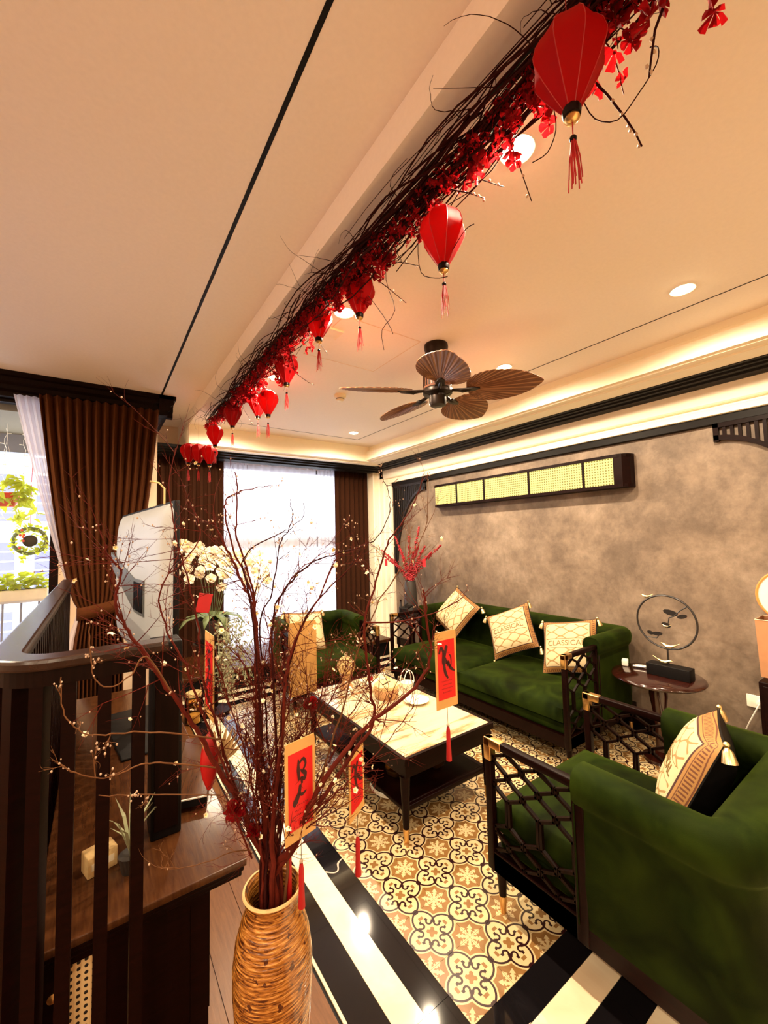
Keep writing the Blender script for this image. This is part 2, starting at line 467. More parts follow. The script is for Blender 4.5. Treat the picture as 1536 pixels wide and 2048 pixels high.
for mt_, r0, r1 in rings:
    slab(TX0-r1, TX0-r0, TY0-r1, TY1+r1, mt_, .79, 1.07-(TY0-r1))
    slab(TX0-r0, TX1+min(r1, .0)+.13, TY0-r1, TY0-r0, mt_, .8, .62)
    slab(TX0-r0, TX1+.13, TY1+r0, TY1+r1, mt_, .8)
slab(TX1, XW, TY0, TY1, 'marble_black')
xo = TX0 - .308
slab(xo-.012, xo, YS0, YW, 'marble_cream', 1.2)
for i in range(5):
    for j in range(6): MB().box(xo+.6*i+.001, min(XW, xo+.6*i+.599), TY0-.308-.6*(j+1)+.001, TY0-.308-.6*j-.001, -.006, 0).build('marble_slab', 'marble_cream', fl)
    for j in range(2): MB().box(xo+.6*i+.001, min(XW, xo+.6*i+.599), TY1+.308+.6*j+.001, min(YW, TY1+.308+.6*(j+1)-.001), -.006, 0).build('marble_slab', 'marble_cream', fl)
wf = S('floor_wood', MB().box(XS0, .64, YS0, YW, -.12, -.0045), 'floor_wood')
for i in range(34):
    x1 = .64 - .14*i
    if x1 < -4.0: break
    MB().box(x1-.1385, x1-.0008, YS0, YW, -.0045, 0).build('floor_board', 'floor_wood', wf)

# walls
S('wall_right', MB().box(XW, XW+.15, YS0, YW, 0, ZR+.2), 'concrete')
wl = MB()                                            # far wall with its window opening 1.05..3.1 x 0.28..2.45
wl.box(.5, 1.0, YW, YW+.15, 0, ZR+.2); wl.box(3.15, XW+.15, YW, YW+.15, 0, ZR+.2)
wl.box(1.0, 3.15, YW, YW+.15, 2.5, ZR+.2); wl.box(1.0, 3.15, YW, YW+.15, 0, .10)
S('wall_far', wl, 'cream_wall')
S('wall_partition', MB().box(-.265, .44, 4.30, 4.42, 0, ZL+.1).box(.32, .44, 4.42, YW+.15, 0, ZL+.1), 'cream_wall')
S('wall_left', MB().box(XS0-.15, XS0, YS0, 4.42, 0, ZL+.1), 'cream_wall')
S('wall_back', MB().box(XS0-.15, XW+.15, YS0-.15, YS0, 0, ZL+.1), 'cream_wall')
S('wall_balcony', MB().box(XS0, -2.6, 4.30, 4.42, 0, ZL+.1).box(-2.6, -.265, 4.30, 4.42, 2.70, ZL+.1), 'cream_wall')
# ceilings
S('ceiling', MB().box(XB, 3.02, YS0, 4.62, ZR, ZR+.2).box(3.02, XW+.1, YS0, YW+.1, ZR+.01, ZR+.2).box(XB, XW, 4.62, YW+.1, ZR+.01, ZR+.2), 'plaster')
S('ceiling_left', MB().box(XS0, XB, YS0, YW+.1, ZL, ZL+.1), 'plaster')
# grooves (recessed dark channels, drawn as thin inlaid strips)
def groove(n, x0, x1, y0, y1, z): S('trim_%d' % n, MB().box(x0, x1, y0, y1, z-.0012, z+.01), 'black')
groove(1, 2.655, 2.663, YS0, 4.31, ZR); groove(2, .884, 2.663, 4.306, 4.314, ZR); groove(3, .880, .890, YS0, 4.314, ZR)
groove(4, .452, .468, YS0, 4.33, ZL)
hat = MB()
for q in ((1.10, 1.66, 2.445, 2.451), (1.10, 1.66, 1.90, 1.906), (1.654, 1.66, 1.90, 2.451), (1.10, 1.106, 1.90, 2.451)): hat.box(q[0], q[1], q[2], q[3], ZR-.0008, ZR+.01)
S('trim_5', hat, 'cream_wall')
# right crown: profile in (x, z), extruded along y
def crown_x(n, poly, mat, y0=YS0, y1=YW): S('trim_%d' % n, MB().prism(poly, 'y', y0, y1), mat)
crown_x(6, [(3.02, 2.765), (3.02, 2.705), (2.985, 2.69), (2.97, 2.667), (2.97, 2.565), (3.0, 2.565), (3.0, 2.555), (3.06, 2.55), (3.06, 2.54), (3.20, 2.535), (3.20, 2.56), (3.6, 2.56), (3.6, 2.765)], 'cream_paint')
crown_x(7, [(3.20, 2.556), (3.20, 2.530), (3.235, 2.530), (3.24, 2.520), (3.275, 2.520), (3.28, 2.508), (3.33, 2.508), (3.335, 2.495), (3.40, 2.49), (3.6, 2.49), (3.6, 2.556)], 'black')
crown_x(8, [(3.42, 2.492), (3.42, 2.375), (3.428, 2.365), (3.455, 2.362), (3.455, 2.345), (3.44, 2.338), (3.44, 2.297), (3.46, 2.294), (3.6, 2.294), (3.6, 2.492)], 'cream_paint')
crown_x(9, [(3.462, 2.294), (3.462, 2.24), (3.50, 2.235), (3.50, 2.294)], 'black', YS0, 4.70)
# far tray and pelmet: profile in (y, z), extruded along x
def crown_y(n, poly, mat, x0=XB, x1=XW): S('trim_%d' % n, MB().prism(poly, 'x', x0, x1), mat)
crown_y(10, [(4.60, 2.765), (4.60, 2.548), (4.66, 2.54), (4.66, 2.528), (4.76, 2.528), (4.76, 2.56), (5.3, 2.56), (5.3, 2.765)], 'cream_paint')
crown_y(11, [(4.76, 2.556), (4.76, 2.527), (4.80, 2.527), (4.805, 2.512), (4.86, 2.512), (4.865, 2.495), (4.93, 2.49), (4.93, 2.475), (5.06, 2.470), (5.06, 2.556)], 'black', .44, 3.47)
# left crown (pelmet) above the tied curtain, with its return along y
pel = [(4.18, ZL), (4.18, 2.845), (4.20, 2.835), (4.20, 2.80), (4.225, 2.78), (4.225, 2.745), (4.25, 2.73), (4.25, 2.69), (4.30, 2.685), (4.30, ZL)]
S('trim_12', MB().prism(pel, 'x', XS0, .56), 'dark_wood')
pr = [(.58, ZL), (.58, 2.845), (.56, 2.835), (.56, 2.80), (.535, 2.78), (.535, 2.745), (.51, 2.73), (.51, 2.69), (.44, 2.685), (.44, ZL)]
S('trim_13', MB().prism(pr, 'y', 4.18, 4.85), 'dark_wood')
# corner pilaster
pil = [(3.33, 5.30), (3.33, 4.99), (3.34, 4.98), (3.40, 4.98), (3.40, 4.95), (3.42, 4.94), (3.42, 4.86), (3.445, 4.85), (3.445, 4.76), (3.46, 4.75), (3.46, 4.70), (3.5, 4.70), (3.5, 5.30)]
S('trim_14', MB().prism(pil, 'z', 0, 2.50), 'cream_paint')
S('baseboard_right', MB().box(3.485, 3.5, YS0, 4.7, 0, .1), 'dark_wood')

# fretwork corner brackets on the concrete wall
def bracket(loc, sgn, label):
    t = thing('corner_bracket', label, 'bracket', loc)
    L1, H1 = .70, 1.25
    fr = MB(); x0, x1 = -.03, 0.0
    fr.box(x0, x1, *sorted((0, sgn*L1)), -.03, 0)
    fr.box(x0, x1, *sorted((0, sgn*.035)), -H1, 0)
    fr.box(x0, x1, *sorted((sgn*(L1-.03), sgn*L1)), -.125, 0)
    # arch: quarter curve
    N = 18; pts = []
    for i in range(N+1):
        a_ = i/N*PI/2
        pts.append((sgn*(L1 - (L1-.05)*math.sin(a_)**1.0), -.115 - (H1-.115)*(1-math.cos(a_))**1.0))
    for p, q in zip(pts, pts[1:]):
        fr.add([(x0, p[0], p[1]), (x0, q[0], q[1]), (x0, q[0]+sgn*0, q[1]+.035), (x0, p[0], p[1]+.035), (x1, p[0], p[1]), (x1, q[0], q[1]), (x1, q[0], q[1]+.035), (x1, p[0], p[1]+.035)],
               [(0, 1, 2, 3), (4, 7, 6, 5), (0, 4, 5, 1), (3, 2, 6, 7), (0, 3, 7, 4), (1, 5, 6, 2)])
    fr.build('bracket_frame', 'black_metal' if sgn < 0 else 'red_wood', t)
    for k in range(15):
        y = sgn * (.06 + k*.0415)
        # arch height here
        s_ = min(1, max(0, (L1 - abs(y)) / (L1-.05))); a_ = math.asin(s_); zb = -.115 - (H1-.115)*(1-math.cos(a_)) + .02
        MB().box(x0+.006, x1-.004, y-.009, y+.009, zb, -.02).build('slat', 'black_metal' if sgn < 0 else 'red_wood', t)
    return t
bracket((3.495, 4.68, 2.24), -1, 'black fretwork corner bracket beside the cream pilaster, behind the berry vase')
bracket((3.495, .245, 2.24), 1, 'dark fretwork corner bracket at the right end of the concrete wall')

# far window frame and glass
wn = S('window_1', MB().box(1.0, 1.06, YW+.02, YW+.10, .10, 2.5).box(3.09, 3.15, YW+.02, YW+.10, .10, 2.5).box(1.06, 3.09, YW+.02, YW+.10, 2.44, 2.5).box(1.06, 3.09, YW+.02, YW+.10, .10, .17), 'black_metal')
MB().box(1.06, 3.09, YW+.03, YW+.09, 1.40, 1.55).build('window_rail', 'grey_dark', wn)
for x0, x1 in ((1.06, 2.04), (2.08, 3.09)):
    MB().box(x0, x1, YW+.055, YW+.062, 1.55, 2.44).build('pane', 'glass', wn)
    MB().box(x0, x1, YW+.055, YW+.062, .17, 1.40).build('pane', 'glass', wn)
MB().box(2.04, 2.08, YW+.03, YW+.09, .17, 1.40).build('mullion', 'black_metal', wn)
for k in range(16):
    MB().box(1.14+k*.122, 1.155+k*.122, YW+.30, YW+.315, .10, 1.42).build('baluster', 'grey_dark', wn)
# bench below the window
bt = thing('window_bench', 'low black bench with a brown top running under the window', 'bench', (1.9, 4.75, 0))
MB().box(-1.2, 1.2, -.40, .40, 0, .17).build('bench_body', 'black', bt)
MB().rbox(-1.22, 1.22, -.43, .42, .17, .21, .008).build('bench_top', 'console_wood', bt, True)
# left window: dark frame post and panes
w2 = S('window_2', MB().box(-.325, -.265, 4.31, 4.38, 0, 2.70).box(-2.6, -2.54, 4.31, 4.38, 0, 2.7).box(-2.54, -.325, 4.31, 4.38, 2.66, 2.70).box(-2.54, -.325, 4.31, 4.38, 0, .06), 'dark_wood')
MB().box(-1.46, -1.40, 4.32, 4.37, .06, 2.66).build('mullion', 'dark_wood', w2)
MB().box(-1.40, -.325, 4.34, 4.346, .06, 2.66).build('pane', 'glass', w2)
MB().box(-2.54, -1.46, 4.34, 4.346, .06, 2.66).build('pane', 'glass', w2)
# the wall behind the camera is solid, without a window
# ================================================================ OUTSIDE (balcony and block opposite)
S('balcony_floor', MB().box(-4, 1, 4.43, 5.6, -.2, -.02), 'facade')
S('balcony_soffit', MB().box(-4, .3, 4.43, 5.35, 2.62, 2.8), 'olive')
S('balcony_beam', MB().box(-4, .3, 5.35, 5.45, 2.44, 2.8), 'facade')
bd = thing('neighbour_building', 'pale grey apartment block with banded windows seen past the balcony plants', 'building', (-2.2, 12, -10))
MB().box(-7, 2.6, 0, 4, 0, 32).build('facade', 'facade', bd)
for k, xx in enumerate((-5.2, -3.2, -1.2, .2, 1.0)):
    for r in range(9):
        wdt = .55 if k > 2 else 1.2
        f_ = MB().box(xx, xx+wdt, -.06, 0, 6+r*1.5, 7.15+r*1.5).build('window', 'white_paint', bd)
        pm_ = MB()
        for b in range(5): pm_.box(xx+.04, xx+wdt-.04, -.075, -.06, 6.05+r*1.5+b*.215, 6.05+r*1.5+b*.215+.18)
        pm_.build('pane', 'facade_dark', f_)
# ---------------------------------------------------------------- curtains
def cloth(name, mat, fn, nu, nv, parent=None, th=.003, **kw):
    o = MB().grid(fn, nu, nv).build(name, mat, parent, 80, **kw)
    sm = o.modifiers.new('thickness', 'SOLIDIFY'); sm.thickness = th; sm.offset = 0
    return o
def drape(x0, x1, y, z0, z1, folds, amp, mat, label, name='drape', wave=0):
    t = thing(name, label, 'curtain', ((x0+x1)/2, y, z0)); w = x1-x0
    def fn(u, v):
        a_ = u*folds*2*PI
        return (-w/2 + w*u + .35*amp*math.sin(2*a_), amp*math.sin(a_ + .25*math.sin(v*5+u*9)) * (.8+.2*v) + wave*math.sin(u*7), v*(z1-z0))
    cloth('cloth', mat, fn, folds*14, 12, t)
    hd = MB().box(-w/2, w/2, -.004, .004, z1-z0-.02, z1-z0+.01); hd.build('heading_tape', mat, t)
    return t
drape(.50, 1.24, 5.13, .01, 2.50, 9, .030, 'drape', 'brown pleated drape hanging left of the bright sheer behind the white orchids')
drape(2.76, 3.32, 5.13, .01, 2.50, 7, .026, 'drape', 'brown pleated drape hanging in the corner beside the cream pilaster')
drape(1.20, 1.55, 5.22, .01, 2.50, 6, .016, 'sheer_voile', 'gathered white sheer along the left edge of the far window', 'sheer_curtain')
drape(1.56, 2.52, 5.235, .01, 2.50, 9, .010, 'sheer_voile', 'flat white sheer glowing across the middle of the far window', 'sheer_curtain')
drape(2.53, 2.86, 5.22, .01, 2.50, 6, .016, 'sheer_voile', 'gathered white sheer along the right edge of the far window', 'sheer_curtain')

def tied(name, label, mat, y, top, tie, bot, folds, amp, tb=True, ex=.62):
    """top=(x0,x1,z) tie=(x0,x1,z) bot=(x0,x1,z)"""
    t = thing(name, label, 'curtain', (0, y, 0))
    def ease(s): return s*s*(3-2*s)
    def fn(u, v):
        # v 0 bottom .. 1 top
        zz = bot[2] + (top[2]-bot[2])*v
        if zz > tie[2]:
            s = (zz-tie[2])/(top[2]-tie[2]); k = s**ex
            l = tie[0]+(top[0]-tie[0])*k; r = tie[1]+(top[1]-tie[1])*min(1, s**.45)
        else:
            s = (tie[2]-zz)/(tie[2]-bot[2]); k = ease(min(1, s*3))
            l = tie[0]+(bot[0]-tie[0])*k; r = tie[1]+(bot[1]-tie[1])*k
            k = min(1, s*3)
        am = amp*(.45+.55*max(0, min(1, k)))
        a_ = u*folds*2*PI
        return (l+(r-l)*u + .004*math.sin(2*a_), am*math.sin(a_ + .5*math.sin(v*4)), zz)
    cloth('cloth', mat, fn, folds*12, 44, t)
    if tb:
        c = MB(); cx = (tie[0]+tie[1])/2; hw = (tie[1]-tie[0])/2+.012
        N = 20; pts = []
        for i in range(N):
            a_ = 2*PI*i/N; pts.append((cx+hw*math.cos(a_), .06*math.sin(a_)))
        vs = [(p[0]*1, p[1], tie[2]+(p[0]-cx)*.18-.055) for p in pts] + [(p[0], p[1], tie[2]+(p[0]-cx)*.18+.045) for p in pts]
        c.add(vs, [(i, (i+1) % N, N+(i+1) % N, N+i) for i in range(N)])
        o = c.build('tieback', mat, t, 60); sm = o.modifiers.new('thickness', 'SOLIDIFY'); sm.thickness = .006; sm.offset = 1
    return t
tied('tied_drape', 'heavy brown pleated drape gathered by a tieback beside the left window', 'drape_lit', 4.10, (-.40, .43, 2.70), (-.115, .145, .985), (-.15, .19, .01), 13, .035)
tied('tied_sheer', 'thin white sheer drawn back with the brown drape at the left window', 'sheer_voile', 4.20, (-.56, -.30, 2.70), (-.135, .02, .985), (-.20, .05, .01), 6, .018, False, .85)

# ---------------------------------------------------------------- ceiling fittings
def downlight(x, y, z, label, w=DOWN_W, on=True):
    t = thing('downlight', label, 'ceiling light', (x, y, z), group='recessed ceiling downlights')
    MB().lathe([(.046, -.003), (.055, -.005), (.058, 0)], 24, cap=False).build('ring', 'white_paint', t, True)
    MB().lathe([(.0001, -.016), (.020, -.014), (.036, -.009), (.047, -.002)], 24).build('lens', 'lens_glow', t)
    ld = bpy.data.lights.new('downlight_lamp', 'SPOT'); ld.energy = w; ld.color = WARM; ld.spot_size = R0(172); ld.spot_blend = .45; ld.shadow_soft_size = .035
    link('lamp', ld, t, (0, 0, -.03))
emis('lens_glow', (1, .72, .36), 30)
names = {(0, 0): 'glowing downlight near the camera, left of the biggest lantern tassel', (1, 0): 'glowing downlight near the camera at the right side of the ceiling',
 (0, 1): 'glowing downlight beside the third lantern', (1, 1): 'glowing downlight above the right fan blade', (0, 2): 'glowing downlight above the pair of touching lanterns',
 (1, 2): 'glowing downlight behind the lower left fan blade', (0, 3): 'glowing downlight hidden behind the far end of the garland', (1, 3): 'glowing downlight in the far corner of the ceiling'}
for i, x in enumerate((1.084, 2.44)):
    for j, y in enumerate((.745, 1.870, 2.94, 4.04)):
        downlight(x, y, ZR, names[(i, j)])
    for y in (-1.5, -2.7): downlight(x, y, ZR, 'extra unseen downlight added behind the camera', 12)  # extra lamps out of view, added to light the room from behind
for y in (3.3, 1.2, -.9, -2.8):
    downlight(-1.2, y, ZL, 'glowing downlight over the left half of the room'); downlight(-3.0, y, ZL, 'glowing downlight over the left half of the room')
sd = thing('smoke_detector', 'small round smoke detector on the ceiling left of the fan', 'detector', (1.691, 3.017, ZR))
MB().lathe([(.052, 0), (.052, -.018), (.046, -.026), (.034, -.030), (.034, -.044), (.026, -.052), (.0001, -.053)], 24).build('housing', 'ivory', sd, True)
MB().lathe([(.0355, -.033), (.0355, -.041)], 24, cap=False).build('vent_ring', 'grey_dark', sd)
sq = thing('square_ceiling_vent', 'small square ceiling speaker near the third lantern', 'vent', (1.13, 2.10, ZR))
MB().box(-.05, .05, -.05, .05, -.012, 0).build('grille', 'ivory', sq)

# ceiling fan
fan = thing('ceiling_fan', 'bronze ceiling fan with five brown palm leaf blades', 'fan', (1.773, 1.884, ZR))
MB().lathe([(.075, 0), (.078, -.02), (.070, -.06), (.045, -.095), (.018, -.10)], 28).build('canopy', 'bronze', fan, True)
MB().lathe([(.013, -.09), (.013, -.20)], 12).build('downrod', 'bronze', fan, True)
mh = MB().lathe([(.02, -.165), (.082, -.170), (.090, -.18), (.090, -.285), (.082, -.30), (.078, -.30)], 28)
mh.build('motor_housing', 'fan_wood', fan, True)
for k in range(28):
    a_ = 2*PI*k/28; MB().box(-.004, .004, .0885, .0925, -.283, -.183, mat=Matrix.Rotation(a_, 4, 'Z')).build('rib', 'bronze', fan)
MB().lathe([(.092, -.295), (.098, -.305), (.094, -.325), (.055, -.335), (.055, -.385), (.050, -.40), (.0001, -.405)], 28).build('lower_hub', 'bronze', fan, True)
def leaf_blade():
    m_ = MB(); N = 30; L = .445; Wd = .152; top = []; 
    base = (0.02, 0, .0)
    def outline(t):  # t -1..1 from one side around the tip to the other
        a_ = t*PI*.86
        r_ = 1
        x = L*.52 + L*.5*math.cos(a_); y = Wd*math.sin(a_)*(1 - .18*math.cos(a_))
        if abs(t) < .18: x += .02*(1-abs(t)/.18)
        return x, y
    vs = [base]; 
    for i in range(2*N+1):
        t = -1+2*i/(2*N); x, y = outline(t); z = (.0035 if i % 2 else -.0035)
        vs.append((x*.5+.01, y*.5, z*.7 - .0)); 
    for i in range(2*N+1):
        t = -1+2*i/(2*N); x, y = outline(t); z = (.0012 if i % 2 else -.0012)
        vs.append((x, y, z))
    n = 2*N+1; fs = []
    for i in range(n-1):
        fs.append((0, 1+i, 2+i)); fs.append((1+i, 1+n+i, 2+n+i, 2+i))
    m_.add(vs, fs); return m_
blm = leaf_blade().mesh('leaf_blade', 'fan_leaf')
irm = MB().tube([(.05, 0, -.01), (.10, 0, .004), (.13, 0, .0), (.17, 0, -.008), (.215, 0, -.006)], [.012, .010, .011, .014, .008], 8).add([(.15, -.032, -.012), (.24, -.022, -.012), (.27, 0, -.012), (.24, .022, -.012), (.15, .032, -.012), (.15, -.032, -.004), (.24, -.022, -.004), (.27, 0, -.004), (.24, .022, -.004), (.15, .032, -.004)],
    [(4, 3, 2, 1, 0), (5, 6, 7, 8, 9), (0, 1, 6, 5), (1, 2, 7, 6), (2, 3, 8, 7), (3, 4, 9, 8), (4, 0, 5, 9)]).mesh('blade_iron', 'bronze', True)
for k in range(5):
    a_ = R0(160 + 72*k)
    ir = link('blade_iron', irm, fan, (0, 0, -.318), (R0(0), 0, a_))
    b = link('blade', blm, ir, (.165, 0, .002), (R0(-15), R0(2), 0))
    sm = b.modifiers.new('thickness', 'SOLIDIFY'); sm.thickness = .004
# ================================================================ FURNITURE
def lattice_mb(L, z0, z1, n, th=.007):
    """honeycomb fretwork in the local y-z plane, length L from y=0 going to -y"""
    mb = MB(); w = L/n; H = z1-z0
    lev = [(0, -1), (.03, -1), (.09, 1), (.14, 1), (.20, -1), (.25, -1), (.31, 1), (.55, 1), (.62, -1), (.67, -1), (.74, 1), (.79, 1), (.86, -1), (.91, -1), (.97, 1), (1, 1)]
    for i in range(n):
        sg = 1 if i % 2 else -1
        pts = [(-(i+.5)*w + sg*o_*w*.40, z0+z_*H) for z_, o_ in lev]
        for p, q in zip(pts, pts[1:]):
            d = Vector((q[0]-p[0], q[1]-p[1])); 
            if d.length < 1e-6: continue
            nn = Vector((-d.y, d.x)).normalized()*th*.75
            e_ = d.normalized()*.003
            P = [(p[0]-e_.x+nn.x, p[1]-e_.y+nn.y), (q[0]+e_.x+nn.x, q[1]+e_.y+nn.y), (q[0]+e_.x-nn.x, q[1]+e_.y-nn.y), (p[0]-e_.x-nn.x, p[1]-e_.y-nn.y)]
            mb.prism(P, 'x', -th, th)
        # cross links between neighbours
    for i in range(n-1):
        for z_ in (.09, .16, .25, .60, .675, .77, .90):
            pass
    return mb
def seating(name, label, cat, loc, rz, Wd, D, rail, seat, base, latL, nseat, backT=.13, group=None, nlat=5):
    """local: front towards +y, width along x; origin on the floor at the centre"""
    t = thing(name, label, cat, loc, rz, group)
    hw, hd = Wd/2, D/2; P = .032; bh = .075
    MB().box(-hw+.004, hw-.004, -hd+.03, hd-.012, base, base+bh).build('base_frame', 'red_wood', t)
    for sx in (-1, 1):
        for sy in (-1, 1):
            lg = MB().lathe([(.011, 0), (.014, .06), (.020, base-.02), (.024, base)], 12, (sx*(hw-.03), sy*(hd-.045)+ (0 if sy > 0 else .03))).build('leg', 'red_wood', t, True)
            MB().lathe([(.0120, 0), (.0155, .062), (.0155, .066)], 12, (sx*(hw-.03), sy*(hd-.045)+(0 if sy > 0 else .03))).build('brass_tip', 'brass', lg, True)
        x0, x1 = sorted((sx*hw, sx*(hw-P)))
        fr = MB()
        fr.rbox(x0, x1, hd-P, hd, base, rail, .005)                   # front post
        fr.rbox(x0, x1, hd-latL-.02, hd-.0, rail-.030, rail, .005)    # rail
        fr.rbox(x0, x1, hd-latL-.03, hd-latL+.012, base, rail-.01, .004)
        fr.box(x0+.004, x1-.004, hd-latL, hd-P, base+.0, base+.07)
        f = fr.build('arm_frame', 'red_wood', t, True)
        bc = MB().rbox(x0-.002, x1+.002, hd-P-.002, hd+.002, rail-.088, rail+.002, .005).rbox(x0-.002, x1+.002, hd-.085, hd+.002, rail-.033, rail+.002, .005)
        bc.build('brass_corner', 'brass', f, True)
        lt = lattice_mb(latL-P-.01, base+.072, rail-.03, nlat).build('lattice', 'dark_wood', f, loc=(sx*(hw-P/2), hd-P, 0))
    # upholstered U: wings and back with a rolled top
    wl = hd-latL; T = .10; ov = .004
    def upath(off):
        """outline from left wing front round the back to right wing front at inset off"""
        r = max(.02, .12-off); pts = []
        xx = hw+ov-off; yb = -hd+off
        pts += [(-xx, wl-.0), (-xx, wl-.10), (-xx, yb+r+.05)]
        for k in range(7): a_ = PI+ k/6*PI/2; pts.append((-xx+r+r*math.cos(a_), yb+r+r*math.sin(a_)))
        for k in range(7): a_ = 1.5*PI + k/6*PI/2; pts.append((xx-r+r*math.cos(a_), yb+r+r*math.sin(a_)))
        pts += [(xx, yb+r+.05), (xx, wl-.10), (xx, wl-.0)]
        return pts
    TT = backT
    # the wall panel swept along path, section: list of (inset, z)
    top = rail+.045
    sec = [(.012, base+.04), (.008, base+.06), (.004, base+.2), (.010, top-.13), (.002, top-.115), (-.010, top-.10), (-.016, top-.06), (-.010, top-.025), (.012, top-.004), (.045, top), (.078, top-.004), (.100, top-.022), (.108, top-.06), (.100, top-.10), (.085, top-.12), (.088, seat-.06)]
    mb = MB(); cols = []
    for off, z in sec:
        o2 = off if off < .04 else off + (TT-.10)*((off-.04)/.06 if off < .1 else 1)
        pp = upath(off)
        # extra thickness on the back only
        if off >= .04:
            q = []
            for (x, y) in pp:
                f_ = max(0, min(1, (-y - (-(-hd+.22)))/.10)) if False else (1.0 if y < -hd+.20 else 0.0)
                q.append((x, y + (o2-off)*f_))
            pp = q
        cols.append([(x, y, z) for x, y in pp])
    n = len(cols[0]); vs = [p for c in cols for p in c]
    fs = [(j*n+i, j*n+i+1, (j+1)*n+i+1, (j+1)*n+i) for j in range(len(cols)-1) for i in range(n-1)]
    fs.append(tuple(j*n for j in range(len(cols)))); fs.append(tuple(j*n+n-1 for j in reversed(range(len(cols)))))
    fs.append(tuple([i for i in range(n)] + [(len(cols)-1)*n+i for i in reversed(range(n))]) if False else (0, (len(cols)-1)*n, (len(cols)-1)*n+1, 1))
    ub = mb.add(vs, fs).build('upholstered_back', 'velvet', t, 60)
    # piping seam at the wing fronts
    pi_ = MB()
    for sx in (-1, 1): pi_.tube([(sx*(hw+.002), wl+.001, base+.06), (sx*(hw+.002), wl+.001, top-.12)], .003, 6)
    pi_.build('piping', 'velvet', ub, True)
    # seat deck and cushions
    MB().rbox(-hw+P+.004, hw-P-.004, -hd+T, hd-.03, base+bh, seat-.13, .02).build('seat_deck', 'velvet', t, True)
    cw = (Wd-2*P-.012)/nseat
    for k in range(nseat):
        x0 = -hw+P+.006+k*cw; x1 = x0+cw-.004
        def fn(u, v, x0=x0, x1=x1): return None
        c = MB(); nx, ny = 16, 16; y0, y1 = -hd+T+TT-.10+.005, hd-.004; z0 = seat-.13; 
        if k == 0: pass
        xa, xb = x0, x1
        # keep inside the wings: the cushion narrows behind the wings
        def sx_(x, y):
            lim = hw-T-.012 if y < wl-.0 else hw-P-.006
            return max(-lim, min(lim, x))
        rows = []
        for s_, zz in ((0, 'b'), (1, 't')):
            for j in range(ny+1):
                for i in range(nx+1):
                    u = i/nx*2-1; v = j/ny*2-1
                    x = xa+(xb-xa)*(u+1)/2; y = y0+(y1-y0)*(v+1)/2
                    ed = (1-abs(u)**8)*(1-abs(v)**8); crown = (1-u*u)*(1-v*v)
                    if zz == 't': z = seat-.030 + .030*ed**.4 + .010*crown
                    else: z = z0+.012 - .012*ed**.4
                    rows.append((sx_(x, y), y, z))
        M_ = (nx+1)*(ny+1); fs = []
        for j in range(ny):
            for i in range(nx):
                q = j*(nx+1)+i; fs.append((q, q+nx+1, q+nx+2, q+1)); fs.append((M_+q, M_+q+1, M_+q+nx+2, M_+q+nx+1))
        bd_ = [i for i in range(nx)] + [j*(nx+1)+nx for j in range(ny)] + [ny*(nx+1)+nx-i for i in range(nx)] + [(ny-j)*(nx+1) for j in range(ny)]
        for q, r in zip(bd_, bd_[1:]+bd_[:1]): fs.append((q, r, M_+r, M_+q))
        c.add(rows, fs).build('seat_cushion', 'velvet', t, 65)
    return t
seating('armchair', 'green velvet armchair in the near right corner with its back to the camera', 'armchair', (1.725, .765, 0), 0, .80, .87, .675, .42, .16, .39, 1)
seating('sofa', 'long green velvet sofa with brass cornered lattice arms against the concrete wall', 'sofa', (2.945, 2.475, 0), PI/2, 1.92, .97, .725, .41, .13, .40, 2, .17)
seating('armchair', 'green velvet armchair by the bright window beyond the coffee table', 'armchair', (1.83, 3.70, 0), PI - R0(7.4), .83, .87, .675, .42, .16, .39, 1)

